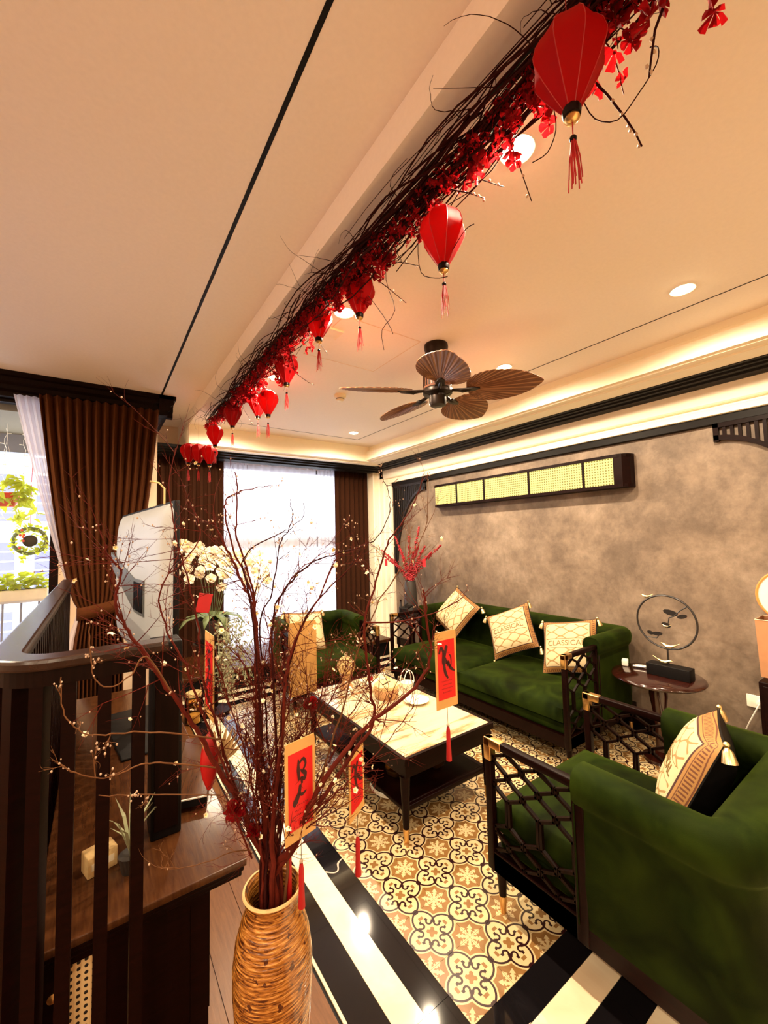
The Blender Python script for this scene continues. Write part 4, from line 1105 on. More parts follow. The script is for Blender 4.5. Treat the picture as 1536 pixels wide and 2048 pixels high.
fs += [tuple(range(m_-1, -1, -1)), tuple((n-1)*m_+k for k in range(m_))]
rl.add(vs, fs).build('handrail', 'rail_wood', sc, 12)
bt_ = MB()
pA = rail_path(.010); pB = rail_path(.048)
for z0, z1 in ((RZ-.060, RZ-.0235), (.02, .08)):
    for i in range(n-1):
        a1, a2, b1, b2 = pA[i], pA[i+1], pB[i], pB[i+1]
        bt_.add([(a1[0], a1[1], z0), (a2[0], a2[1], z0), (b2[0], b2[1], z0), (b1[0], b1[1], z0), (a1[0], a1[1], z1), (a2[0], a2[1], z1), (b2[0], b2[1], z1), (b1[0], b1[1], z1)],
                [(3, 2, 1, 0), (4, 5, 6, 7), (0, 1, 5, 4), (2, 3, 7, 6), (0, 4, 7, 3), (1, 2, 6, 5)])
bt_.build('rail_fillet', 'dark_wood', sc)
slm = MB().box(-.013, .013, .0, .034, .02, RZ-.06).mesh('slat', 'red_wood')
for x in (-.047, .018, .086): link('slat', slm, sc, (x, YN+.012, 0))
for k, a_ in enumerate((1.5*PI-.35, 1.5*PI-.85, 1.5*PI-1.35)):
    r = RO-.012; link('slat', slm, sc, (XL+RO+r*math.cos(a_), YN+RO+r*math.sin(a_), 0), (0, 0, a_-1.5*PI))
y = YN+RO+.05
slm2 = MB().box(-.0, .034, -.013, .013, .02, RZ-.06).mesh('slat', 'red_wood')
while y < YE-.03: link('slat', slm2, sc, (XL+.012, y, 0)); y += .065

# ---------------------------------------------------------------- orchid display and jar near the window
t = thing('plant_stand', 'tall dark plant stand left of the window bench under the orchids', 'stand', (.86, 3.93, 0))
MB().lathe([(.15, 0), (.15, .02), (.045, .05), (.04, .35), (.06, .55), (.14, .60), (.15, .62), (.0001, .62)], 24).build('column', 'dark_wood', t, True)
MB().lathe([(.155, .60), (.165, .61), (.155, .62)], 24, cap=False).build('rim', 'red_wood', t, True)
op = thing('orchid_pot', 'large pot of cascading white orchids beside the far window', 'orchid', (.86, 3.93, .6201))
MB().lathe([(.09, 0), (.12, .05), (.14, .16), (.145, .20), (.13, .20), (.12, .15), (.0001, .14)], 28).build('pot', 'ceramic_grey', op, True)
MB().lathe([(.0001, .165), (.125, .165), (.125, .14)], 20).build('moss', 'leaf_dark', op)
random.seed(21)
def orchid_flower():
    m2 = MB()
    for k in range(5):
        a_ = PI/2 + k*2*PI/5; w = .021 if k in (1, 4) else .015; L = .036
        d = Vector((math.cos(a_), math.sin(a_), 0)); n_ = Vector((-d.y, d.x, 0))
        P = [Vector((0, 0, 0)), d*L*.35+n_*w*.8+Vector((0, 0, .003)), d*L*.75+n_*w+Vector((0, 0, .002)), d*L*1.05+Vector((0, 0, -.004)), d*L*.75-n_*w+Vector((0, 0, .002)), d*L*.35-n_*w*.8+Vector((0, 0, .003))]
        m2.add(P, [(0, 1, 2, 3), (0, 3, 4, 5)], 0)
    m2.ball((0, -.004, .005), .0065, 4, 1)
    return m2.mesh('orchid_flower', ['orchid', 'stamen'])
ofm = orchid_flower()
for k in range(9):
    a_ = -PI*.95 + k*PI*.9/8
    top = Vector((-.30+.66*k/8, -.10-.05*math.sin(k), .86-.12*(k/8)))
    end = top + Vector((.06*(k-4)/4 - .03, -.16, -.30-.06*math.sin(k*2)))
    P = [Vector((.02*(k-4)/4, 0, .15)), Vector((top.x*.4, -.03, .60)), top*.93+Vector((0, 0, .03)), top+Vector((0, -.03, 0)), (top+end)/2+Vector((0, -.03, .03)), end]
    st = MB().tube(P, .003, 5).build('flower_stem', 'leaf_dark', op, True)
    for j in range(8):
        s_ = 2.2 + j*2.8/8; i = int(s_); f_ = s_-i; c = P[i].lerp(P[min(5, i+1)], f_) + Vector((random.uniform(-.03, .03), random.uniform(-.045, -.01), random.uniform(-.035, .035)))
        fo = link('flower', ofm, st, c, (PI/2+random.uniform(-.5, .4), random.uniform(-.5, .5), random.uniform(-.7, .5)), scale=(1.25, 1.25, 1.25))
for k in range(9):
    a_ = k*.7; L = random.uniform(.22, .32); d = Vector((math.cos(a_), math.sin(a_), 0)); n_ = Vector((-d.y, d.x, 0))
    P = [Vector((0, 0, .16)), d*L*.45+Vector((0, 0, .24)), d*L*.8+Vector((0, 0, .22)), d*L+Vector((0, 0, .15))]
    ws = [.015, .035, .028, .002]; vs = []
    for p_, w in zip(P, ws): vs += [p_-n_*w, p_+n_*w]
    o = MB().add(vs, [(0, 1, 3, 2), (2, 3, 5, 4), (4, 5, 7, 6)]).build('leaf', 'leaf_dark', op, True); sm = o.modifiers.new('thickness', 'SOLIDIFY'); sm.thickness = .003
tr = MB()
for k in range(26):
    x = random.uniform(-.02, .26); y = random.uniform(-.22, -.12); z = .22
    P = [Vector((x*.4, y*.5, .17)), Vector((x, y, z))]
    for j in range(7): P.append(P[-1]+Vector((random.uniform(-.02, .02), random.uniform(-.02, .01), -random.uniform(.05, .11))))
    tr.tube(P, .0015, 4)
    for p_ in P[2:]:
        for q in range(3):
            c = p_+Vector((random.uniform(-.02, .02), random.uniform(-.02, .02), random.uniform(-.04, .04))); a_ = random.uniform(0, 6)
            e1 = Vector((math.cos(a_), random.uniform(-.3, .3), math.sin(a_)))*.016; e2 = Vector((-math.sin(a_), .2, math.cos(a_)))*.008
            tr.add([c-e1, c+e2, c+e1, c-e2], [(0, 1, 2, 3)])
o = tr.build('trailing_foliage', 'foliage_grey', op); o['kind'] = 'stuff'
MB().rbox(-.055, .055, -.003, .003, -.16, 0, .002).build('red_envelope', 'red_silk', op, loc=(-.10, -.20, .45)).rotation_euler = (0, R0(12), 0)
t = thing('glass_jar', 'small glass jar standing on the floor left of the plant stand', 'jar', (.68, 3.80, 0))
MB().lathe([(.06, 0), (.072, .01), (.072, .20), (.058, .225), (.055, .225), (.066, .20), (.066, .012)], 28).build('glass', 'amber_glass', t, True)
MB().lathe([(.060, .222), (.062, .25), (.0001, .252)], 28).build('lid', 'straw', t, True)
MB().lathe([(.0001, .012), (.064, .012), (.064, .06), (.0001, .065)], 24).build('filling', 'warm_white', t, True)

# ---------------------------------------------------------------- balcony plants
random.seed(31)
def foliage(n, rad, mat, parent, size=.035, flat=.8, name='leaf', centre=(0, 0, 0), down=0.0):
    base = MB().add([(0, 0, 0), (size*.35, size*.38, .006), (size, 0, -.004), (size*.35, -size*.38, .006), (size*1.25, 0, -.012)], [(0, 3, 4, 1)]).mesh(name, mat)
    for k in range(n):
        v = Vector((random.gauss(0, 1), random.gauss(0, .6), random.gauss(0, 1)*flat)).normalized()*rad*random.uniform(.4, 1)
        v.z -= abs(v.x)*down
        link(name, base, parent, Vector(centre)+v, (random.uniform(-.9, .9), random.uniform(-.2, 1.2), random.uniform(0, 6.28)), scale=(1.3,)*3)
p = aty(10, 1000, 4.9)
t = thing('hanging_pothos', 'trailing yellow green pothos in a red hanging pot outside the left window', 'hanging plant', (p.x, 4.9, p.z-.06))
MB().lathe([(.07, 0), (.085, .03), (.10, .12), (.092, .12), (.0001, .10)], 20).build('pot', 'pot_red', t, True)
MB().tube([(-.09, 0, .12), (0, 0, .60), (.09, 0, .12)], .003, 5).build('hanger', 'white_plastic', t)
MB().tube([(0, 0, .60), (0, 0, 2.62-(p.z-.06))], .003, 5).build('cord', 'white_plastic', t)
foliage(110, .17, 'leaf', t, .06, .7, centre=(.05, -.05, .17), down=.35)
foliage(26, .09, 'leaf', t, .06, 1.2, centre=(.13, -.05, -.06))
p = aty(60, 1082, 4.9)
t = thing('wreath_basket', 'round wreath like hanging basket of leaves below the red pot outside', 'hanging plant', (p.x, 4.9, p.z))
MB().tube([(.115*math.cos(a_*PI/14), 0, .115*math.sin(a_*PI/14)) for a_ in range(29)], .016, 8, cap=False).build('ring', 'leaf_dark', t, True)
MB().lathe([(.02, -.03), (.055, 0), (.02, .03)], 14, mat=Matrix.Rotation(PI/2, 4, 'X')).build('nest', 'black', t, True)
MB().tube([(0, 0, .12), (0, 0, 2.62-p.z)], .003, 5).build('cord', 'pot_red', t)
for k in range(150):
    a_ = random.uniform(0, 6.28); r = .115+random.gauss(0, .022)
    if k == 0: wlm = MB().add([(0, 0, 0), (.016, .018, .003), (.048, 0, 0), (.016, -.018, .003)], [(0, 3, 2, 1)]).mesh('leaf', 'leaf')
    link('leaf', wlm, t, (r*math.cos(a_), random.uniform(-.04, .03), r*math.sin(a_)), (random.uniform(-1, 1), random.uniform(-1, 1), random.uniform(0, 6)))
for k in range(6): MB().ball((-.04+random.uniform(-.03, .03), -.045, random.uniform(-.10, .10)), .011, 5).build('red_flower', 'pot_red', t, True)
p = aty(48, 1190, 4.9)
t = thing('planter_box', 'long white planter box of bright leaves on the balcony rail', 'planter', (p.x, 4.9, p.z-.045))
MB().rbox(-.36, .17, -.07, .07, 0, .10, .012).build('box', 'ivory', t, True)
MB().box(-.35, .16, -.06, .06, .095, .102).build('soil', 'black', t)
for k in range(170):
    if k == 0: plm = MB().add([(0, 0, 0), (.024, .030, .008), (.08, 0, -.008), (.024, -.030, .008)], [(0, 3, 2, 1)]).mesh('leaf', 'leaf')
    link('leaf', plm, t, (random.uniform(-.36, .15), random.uniform(-.09, .05), random.uniform(.09, .22)), (random.uniform(-1, 1), random.uniform(-.8, .8), random.uniform(0, 6)))
rl = thing('balcony_rail', 'pale balcony railing below the planter box', 'railing', (-1.4, 5.0, 0))
MB().box(-1.8, 1.6, -.03, .03, p.z-.075, p.z-.045).build('handrail', 'white_paint', rl)
for k in range(28): MB().box(-1.8+k*.125, -1.785+k*.125, -.008, .008, 0, p.z-.075).build('baluster', 'facade', rl)
for k, (u, lb) in enumerate(((14, 'string of tiny white lights hanging outside at the left edge'), (52, 'short string of tiny white lights beside the sheer outside'))):
    p = aty(u, 800, 5.1)
    t = thing('fairy_lights', lb, 'fairy lights', (p.x, 5.1, 2.62))
    P = [Vector((.012*math.sin(j*1.9), .008*math.cos(j), -j*.05)) for j in range(18-6*k)]
    MB().tube(P, .0025, 4).build('wire', 'white_plastic', t)
    for q in P[1::2]: MB().tube([q, q+Vector((.03*(-1)**random.randint(0, 1), 0, .004))], .004, 5).build('bulb', 'warm_white', t)
# ================================================================ GARLAND AND LANTERNS
random.seed(77)
ga = thing('branch_garland', 'long garland of dark twigs and red blossoms running along the ceiling edge', 'garland', (.86, 0, 2.66))
gb = MB(); GY0, GY1 = -.55, 4.12
def rg(s): return random.gauss(0, s)
def gcx(y): return 0.0 + .012*math.sin(y*2.3)
for k in range(330):
    y = random.uniform(GY0, GY1-.3); L = random.uniform(.5, 1.3); n = 9
    x0, z0 = rg(.032), rg(.026); ph = random.uniform(0, 6); am = random.uniform(.006, .022); P = []
    dr = random.uniform(-.03, .05)
    for i in range(n):
        s_ = i/(n-1); yy = min(GY1, y+L*s_)
        P.append((max(-.085, gcx(yy)+x0+am*math.sin(ph+s_*7)+dr*s_), yy, max(-.13, min(.07, z0+am*math.cos(ph*1.3+s_*8)-.6*dr*s_))))
    r = random.uniform(.0018, .0045); gb.tube(P, [r*(1-.5*i/(n-1)) for i in range(n)], 5)
o = gb.build('twig_bundle', 'bark_dark', ga, True); o['kind'] = 'stuff'
# curly tendrils and side twigs
def curl(mb, p, d, L, r, n=10, wob=.5, dn=0.0):
    p = Vector(p); d = Vector(d).normalized(); P = [p.copy()]; ax = Vector((rg(1), rg(1), rg(1))).normalized()
    for i in range(n):
        d = (Matrix.Rotation(rg(wob*.35)+wob*.28, 3, ax) @ d); d.z -= dn; d.normalize()
        p = p + d*(L/n); P.append(p.copy())
    mb.tube(P, [r*(1-.7*i/n) for i in range(n+1)], 5); return P
tn = MB()
for k in range(85):
    y = random.uniform(GY0, GY1); sd_ = random.choice((-1, -1, 1))
    p0 = Vector((gcx(y)+sd_*.05, y, random.uniform(-.04, .05)))
    P = curl(tn, p0, (sd_*random.uniform(.15, 1), rg(.5), rg(.25)-(.1 if sd_ > 0 else -.05)), random.uniform(.10, .26), .0014, 12, .9, .0)
o = tn.build('curly_tendrils', 'bark_dark', ga, True); o['kind'] = 'stuff'
def blossom(r=.023, n=5):
    m2 = MB()
    for k in range(n):
        a_ = 2*PI*k/n; d = Vector((math.cos(a_), math.sin(a_), 0)); q = Vector((-d.y, d.x, 0)); w = r*.58
        h_ = .006*(1 if k % 2 else -.6); P = [Vector((0, 0, -.004)), d*r*.40+q*w*.42+Vector((0, 0, .003)), d*r*.78+q*w*.86+Vector((0, 0, .011+h_)), d*r*1.12+q*w*.35+Vector((0, 0, .007+h_)), d*r*1.05-q*w*.3+Vector((0, 0, .010+h_)), d*r*.75-q*w*.82+Vector((0, 0, .012+h_)), d*r*.40-q*w*.42+Vector((0, 0, .003)), d*r*.6+Vector((0, 0, -.002+h_*.5))]
        m2.add(P, [(0, 1, 7), (1, 2, 7), (2, 3, 7), (3, 4, 7), (4, 5, 7), (5, 6, 7), (6, 0, 7)])
    m2.ball((0, 0, .001), r*.16, 4, 1)
    return m2.mesh('blossom', ['petal_red', 'tassel_red'])
blm_ = blossom()
def put_blossom(p, s=1.0):
    link('blossom', blm_, ga, p, (random.uniform(0, 6.28), random.uniform(-1.4, 1.4), random.uniform(0, 6.28)), scale=(s,)*3)
NB = 0
st = MB()
# hanging sprays: stems that droop down to the right of the bundle carrying blossoms
while NB < 235:
    y = GY0+.1 + (GY1-GY0-.1)*random.random()**1.15
    sx = random.uniform(.1, 1.0); L = random.uniform(.05, .155)*(.45 if .52 < y < .86 else 1)
    P = [Vector((gcx(y)+random.uniform(-.03, .06), y, random.uniform(-.05, .02)))]
    d = Vector((sx*.8, rg(.5), -random.uniform(.15, .8))).normalized()
    for i in range(6):
        d = (d+Vector((rg(.18), rg(.18), -.05))).normalized(); P.append(P[-1]+d*L/6)
    for q in P: q.z = min(q.z, .07)
    st.tube(P, [.0022, .002, .0018, .0016, .0014, .0012, .001], 5)
    for q in P[2:]:
        if random.random() < .55 and NB < 235: put_blossom(q+Vector((rg(.006), rg(.006), rg(.006))), random.uniform(.7, 1.15)); NB += 1
for k in range(55):
    y = random.uniform(GY0, GY1); put_blossom(Vector((gcx(y)+random.uniform(-.05, .07), y, random.uniform(-.075, .0))), random.uniform(.8, 1.2))
o = st.build('blossom_stems', 'bark', ga, True); o['kind'] = 'stuff'
# the countless further petals packed between the twigs: one part
pm = MB()
for k in range(1900):
    y = GY0+.1 + (GY1-GY0-.1)*random.random()
    c = Vector((gcx(y)+min(.10, abs(rg(.045)))-.04, y, -.015-min(.085, abs(rg(.036))))); r_ = random.uniform(.009, .015)
    d = Vector((rg(1), rg(1), rg(1))).normalized(); q = d.orthogonal().normalized(); w_ = d.cross(q)
    for a_ in (0, 2.1, 4.2):
        e_ = q*math.cos(a_)+w_*math.sin(a_); f_ = d.cross(e_)
        pm.add([c, c+e_*r_*.6+f_*r_*.5+d*.003, c+e_*r_*1.15, c+e_*r_*.6-f_*r_*.5+d*.003], [(0, 1, 2, 3)])
o = pm.build('blossom_petals', 'petal_red', ga); o['kind'] = 'stuff'
# long straight side twigs with buds
def side_twig(px, nm='side_twig', r=.0028):
    mb = MB(); P = [Vector(q) - ga.location for q in px]
    mb.tube(P, [r*(1-.55*i/(len(P)-1)) for i in range(len(P))], 6); o = mb.build(nm, 'bark_dark', ga, True)
    bm_ = MB()
    for p, q in zip(P[len(P)//2:], P[len(P)//2+1:]):
        for s_ in (.3, .8): bm_.ball(p.lerp(q, s_)+Vector((rg(.003), rg(.003), rg(.003))), .0042, 4)
    if bm_.v: b = bm_.build('buds', 'bud', o, True); b['kind'] = 'stuff'
    return P
def tx(*q): return [tuple(atx(u, v, x)) for u, v, x in q]
P = side_twig([(.84, .38, 2.68)] + tx((1165, 60, .84), (1160, 120, .88), (1190, 165, .90), (1215, 190, .92), (1250, 235, .95), (1270, 265, .97), (1284, 293, .99)), r=.004)
put_blossom(P[1], 1.1); put_blossom(P[2], 1.1); put_blossom(P[3]+Vector((.01, 0, 0)), 1.2)
P = side_twig([(.86, .20, 2.66)] + tx((1345, -20, .88), (1330, 5, .88), (1310, 60, .88), (1302, 120, .88), (1298, 155, .88)), r=.004); put_blossom(P[1]+Vector((0, .02, 0)), 1.1); put_blossom(P[2]+Vector((0, .03, 0)), 1.1)
P = side_twig([(.86, .72, 2.66)] + tx((990, 150, .86), (998, 225, .90), (1018, 280, .92), (1038, 330, .94), (1063, 402, .97)), r=.003); put_blossom(P[2], 1.1); put_blossom(P[2]+Vector((.0, -.012, -.035)), 1.2); put_blossom(P[4]+Vector((-.02, 0, -.0)), .9)
P = side_twig([(.86, .88, 2.62)] + tx((900, 365, .88), (930, 368, .92), (965, 360, .97), (1008, 374, 1.02))); put_blossom(P[1], 1.1); put_blossom(P[2], .8)
P = side_twig([(.86, .86, 2.60)] + tx((905, 380, .90), (935, 385, .94), (965, 395, .98), (970, 402, .99)))
P = side_twig([(.86, 1.32, 2.62)] + tx((725, 540, .88), (770, 532, .93), (800, 524, .97), (838, 532, 1.0))); put_blossom(P[2], .9)
side_twig([(.86, 1.35, 2.60)] + tx((735, 545, .90), (775, 575, .95), (812, 606, .98)))
side_twig([(.86, 1.95, 2.60)] + tx((600, 640, .90), (635, 680, .93), (655, 708, .95)))
side_twig([(.86, 2.1, 2.58)] + tx((590, 745, .93), (610, 760, .96), (628, 770, .98)))
side_twig([(.86, 3.0, 2.60)] + tx((478, 805, .88), (498, 835, .93), (505, 850, .95)))
for pts in (((985, 200), (1040, 90), (1112, 260), (1090, 310), (1060, 328)), ((1160, 205), (1190, 240), (1235, 238), (1285, 170), (1315, 110), (1308, 92)), ((640, 440), (566, 545), (540, 600), (512, 620), (508, 650), (520, 660)), ((740, 540), (770, 620), (765, 680)), ((850, 450), (845, 520), (870, 555), (888, 560)), ((730, 660), (750, 690), (745, 715))):
    pass
def tend(pts, y, r=.0013):
    P = [atx(u, v, .79+.16*max(0, min(1, (u/v if v else 9)*0+y))) - ga.location for u, v in pts]; Q = []
    for i in range(len(P)-1):
        a0 = P[max(0, i-1)]; a1 = P[i]; a2 = P[i+1]; a3 = P[min(len(P)-1, i+2)]
        for s_ in (0, .33, .66): Q.append(.5*((2*a1)+(a2-a0)*s_+(2*a0-5*a1+4*a2-a3)*s_*s_+(3*a1-a0-3*a2+a3)*s_**3))
    Q.append(P[-1]); MB().tube(Q, r, 5).build('tendril', 'bark_dark', ga, True)
tend(((1165, 200), (1190, 238), (1235, 240), (1275, 190), (1312, 130), (1316, 95), (1300, 95)), .75)
tend(((1108, 220), (1112, 260), (1095, 305), (1065, 325)), 0.6)
tend(((605, 545), (575, 542), (545, 590), (512, 615), (507, 640), (516, 668)), .05)
tend(((525, 615), (530, 640), (520, 660)), .05)
tend(((740, 400), (770, 470), (772, 560), (790, 620), (764, 660), (768, 700)), .8)
tend(((845, 450), (836, 490), (842, 545), (870, 556), (895, 553)), .5)
tend(((735, 590), (755, 615), (778, 650), (786, 668)), .7)
tend(((905, 500), (930, 460), (948, 448)), .6)
tend(((800, 265), (770, 262), (730, 265)), .05); tend(((760, 330), (735, 345), (725, 300)), .05); tend(((700, 395), (685, 380), (690, 340)), .05)

# lanterns
def lantern_parts(t, D=.145, th=.19):
    n = 8; prof = [(.020, 0), (.036, -.003), (.053, -.014), (.067, -.036), (.0735, -.062), (.0715, -.078), (.056, -.110), (.038, -.142), (.022, -.168), (.016, -.178)]
    m2 = MB(); k_ = D/.145
    vs = []; 
    N = 32
    for r, z in prof:
        for k in range(N):
            a_ = 2*PI*k/N; f_ = abs(math.sin(a_*n/2)); rr_ = r*(1-.10*f_)
            vs.append((rr_*math.cos(a_)*k_, rr_*math.sin(a_)*k_, z*k_))
    fs = [(i*N+k, i*N+(k+1) % N, (i+1)*N+(k+1) % N, (i+1)*N+k) for i in range(len(prof)-1) for k in range(N)]
    shade = m2.add(vs, fs).build('silk_shade', 'lantern_silk', t, 30)
    for k in range(n):
        a_ = 2*PI*k/n
        MB().tube([(r*1.005*math.cos(a_)*k_, r*1.005*math.sin(a_)*k_, z*k_) for r, z in prof], .0011, 4).build('rib', 'red_silk', shade)
    MB().lathe([(.024*k_, .004), (.024*k_, -.004), (.010, -.004)], 16).build('top_disc', 'red_wood', t, True)
    MB().lathe([(.017*k_, -.174*k_), (.019*k_, -.180*k_), (.017*k_, -.192*k_), (.014*k_, -.194*k_)], 16).build('bottom_collar', 'red_wood', t, True)
    MB().lathe([(.0145*k_, -.193*k_), (.0155*k_, -.197*k_), (.010*k_, -.203*k_), (.0001, -.204*k_)], 16).build('gold_cap', 'brass', t, True)
    MB().tube([(0, 0, -.2*k_), (0, 0, -.236*k_)], .0012, 5).build('cord', 'red_silk', t)
    MB().ball((0, 0, -.240*k_), .0075*k_, 6).build('bead', 'red_wood', t, True)
    ts = MB()
    for j in range(13):
        a_ = j*2.4; r = .008*k_*math.sqrt(j/13)+.002
        ts.tube([(r*.5*math.cos(a_), r*.5*math.sin(a_), -.245*k_), (r*1.2*math.cos(a_), r*1.2*math.sin(a_), -.28*k_), (r*1.6*math.cos(a_+.3), r*1.6*math.sin(a_+.3), -(.335+.012*math.sin(j*3))*k_)], .0013, 4)
    o = ts.build('tassel', 'tassel_red', t); o['kind'] = 'stuff'
lan = [((1138, 128), 140, 'biggest red silk lantern at the top right with its tassel hanging low'), ((885, 470), 90, 'second nearest red silk lantern hanging above the ceiling fan'),
 ((718, 585), 64, 'third nearest red lantern beside a glowing downlight'), ((637, 638), 57, 'fourth nearest red lantern left of the downlight'), ((573, 735), 46, 'fifth nearest red lantern above the touching pair'),
 ((536, 802), 40, 'right one of the two touching red lanterns below a downlight'), ((516, 808), 36, 'left one of the two touching red lanterns, half behind the other'), ((465, 828), 35, 'small red lantern hanging alone left of the touching pair'),
 ((430, 868), 32, 'small red lantern just above the dark pelmet'), ((377, 904), 31, 'leftmost far red lantern in front of the brown drape'), ((397, 905), 31, 'far red lantern overlapping the leftmost one'), ((419, 907), 31, 'far red lantern just left of the bright sheer')]
FWD = MF
lp = None
for (uv, w, lb) in lan:
    d = ray(*uv); P = EYE + d*(.145*FPX/w)
    if P.x < XB+.005 and P.z > 2.6: P.x = XB+.02
    P.z += .075                                     # the origin is the top of the shade
    top = 2.66 if P.y < 4.1 else 2.66
    if lp is None:
        t = thing('silk_lantern', lb, 'lantern', P, .15, 'red silk lanterns hanging from the garland'); lantern_parts(t); lp = t
    else: t = dup(lp, None, P, random.uniform(0, .7), lb)
    MB().tube([(0, 0, 0), (0, 0, top-P.z)], .0009, 4).build('hanging_string', 'red_silk', t)

# ================================================================ VASE OF PLUM BRANCHES
VX, VY = .326, .92
vs_ = thing('floor_vase', 'tall golden brown mosaic floor vase holding the branches', 'vase', (VX, VY, 0))
MB().lathe([(.052, 0), (.058, .01), (.062, .15), (.068, .32), (.078, .48), (.0835, .56), (.0835, .61), (.078, .655), (.066, .695), (.058, .715), (.0565, .728), (.0605, .742), (.0625, .750), (.0590, .7545), (.0530, .750), (.050, .735), (.050, .715), (.060, .68), (.07, .62), (.06, .30), (.0001, .29)], 48).build('body', 'mosaic_glaze', vs_, True)
MB().tube([(.0602*math.cos(k*PI/20), .0602*math.sin(k*PI/20), .7515) for k in range(41)], .0035, 6, cap=False).build('rim_ring', 'straw', vs_, True)

random.seed(2024)
def smooth(P, n=4):
    Q = []
    for i in range(len(P)-1):
        a0 = P[max(0, i-1)]; a1 = P[i]; a2 = P[i+1]; a3 = P[min(len(P)-1, i+2)]
        for k in range(n):
            s_ = k/n; Q.append(.5*((2*a1)+(a2-a0)*s_+(2*a0-5*a1+4*a2-a3)*s_*s_+(3*a1-a0-3*a2+a3)*s_**3))
    Q.append(P[-1]); return Q
def blossom_white():
    m2 = MB(); r = .0056
    for k in range(5):
        a_ = 2*PI*k/5; d = Vector((math.cos(a_), math.sin(a_), 0)); q = Vector((-d.y, d.x, 0))*r*.5
        m2.add([(0, 0, 0), d*r*.6+q+Vector((0, 0, .002)), d*r*1.05+Vector((0, 0, .003)), d*r*.6-q+Vector((0, 0, .002))], [(0, 1, 2, 3)])
    m2.ball((0, 0, .0015), .0016, 4, 1); return m2.mesh('blossom', ['petal_white', 'stamen'])
wbm = blossom_white()
GRP = 'plum branches in the floor vase'
def branch(lb, pts, r0, r1, mat='bark', twigs=10, tl=(.05, .16), buds=26, flowers=0, sub=2, base=True, zig=.0, droop=0.0, tw0=.15):
    """pts: (u, v, y) image guides turned into points in the room"""
    P = [aty(u, v, y) for u, v, y in pts]
    if base:
        b0 = Vector((VX+random.uniform(-.022, .022), VY+random.uniform(-.022, .022), .45)); b1 = Vector((VX+random.uniform(-.028, .028), VY+random.uniform(-.028, .028), .755))
        P = [b0, b1] + P
    Q = smooth(P, 5)
    jt = .0014 if base else .0006
    for q in Q[6:]: q += Vector((rg(jt), rg(jt), rg(jt)))
    if not base: r0 *= .62; r1 *= .8
    t = thing('plum_branch', lb, 'branch', Q[0], group=GRP); O = Vector(Q[0]); Q = [q-O for q in Q]
    n = len(Q); r0 *= .80 if base else 1; rad = [r0+(r1-r0)*(i/(n-1))**.62 for i in range(n)]
    if base and twigs > 8: twigs = int(twigs*1.7); buds = int(buds*.9)
    MB().tube(Q, rad, 7).build('stem', mat, t, True)
    tw = MB(); pts_b = []
    lo = int(n*tw0) if not base else max(9, int(n*tw0))
    def spawn(p, d, L, r, lev):
        d = d.normalized(); R = [p]; pts_l = []
        ax = Vector((rg(1), rg(1), rg(1))).normalized(); w = rg(.10)
        k_ = 6
        for i in range(k_):
            d = (Matrix.Rotation(w+rg(.10), 3, ax) @ d); d = (d+Vector((0, 0, .03-droop))).normalized(); R.append(R[-1]+d*(L/k_))
        tw.tube(R, [r*(1-.7*i/k_) for i in range(k_+1)], 4)
        for q in R[1:]: pts_b.append(q)
        if lev > 0:
            for i in range(random.randint(2, 3)):
                j = random.randint(1, k_-1); dd = (R[j+1]-R[j]).normalized()
                spawn(R[j], (dd+Vector((rg(.6), rg(.6), rg(.6)))).normalized(), L*random.uniform(.35, .65), r*.65, lev-1)
    for k in range(twigs):
        i = random.randint(lo, n-2); d = (Q[i+1]-Q[i]).normalized()
        s_ = Vector((rg(.7), rg(.45), rg(.6)+.1)); spawn(Q[i], (d*.8+s_), random.uniform(*tl), min(.0017, max(.0009, rad[i]*.32)), sub)
    if tw.v: o = tw.build('twigs', mat, t, True); o['kind'] = 'stuff'
    bm_ = MB(); allp = pts_b + Q[n//2:]*2
    for k in range(buds):
        q = random.choice(allp)+Vector((rg(.0025), rg(.0025), rg(.0025))); bm_.ball(q, random.uniform(.0011, .0020), 4, 0, 1.35)
    if bm_.v: o = bm_.build('buds', 'bud', t, True); o['kind'] = 'stuff'
    for k in range(flowers):
        q = random.choice(pts_b or Q[n//2:])
        link('blossom', wbm, t, q+Vector((rg(.003), rg(.003), rg(.003))), (random.uniform(0, 6), random.uniform(-1.5, 1.5), 0), scale=(random.uniform(.8, 1.25),)*3)
    return t
Y = VY
branch('thick upright red brown branch left of the centre reaching in front of the sheer', [(530, 1640, .93), (518, 1540, .95), (513, 1400, .98), (510, 1250, 1.0), (498, 1195, 1.01), (482, 1160, 1.02), (460, 1110, 1.03), (436, 1060, 1.03), (425, 1040, 1.03)], .0105, .0020, twigs=22, tl=(.05, .16), buds=90, flowers=8)
branch('upright branch topping out in a straight twig before the left edge of the sheer', [(528, 1650, .95), (516, 1530, .97), (514, 1350, .99), (508, 1200, 1.0), (488, 1120, 1.0), (472, 1060, 1.0), (476, 1000, 1.0), (470, 945, 1.0)], .007, .0014, twigs=9, tl=(.03, .1), buds=70)
branch('upright branch whose thin tip bends right in front of the sheer', [(540, 1650, .97), (522, 1500, .98), (516, 1300, .99), (505, 1190, .99), (470, 1110, .99), (452, 1040, .99), (452, 1000, .99), (490, 980, .99), (532, 973, .99)], .006, .0012, twigs=8, tl=(.03, .08), buds=50)
branch('long thin twig curling up into an open hook in the middle of the sheer', [(540, 1600, .95), (530, 1400, .97), (520, 1250, .97), (545, 1180, .96), (560, 1090, .96), (583, 1055, .96), (607, 1030, .96), (608, 1005, .96)], .0045, .0008, mat='bark_dark', twigs=4, tl=(.03, .07), buds=30, tw0=.5)
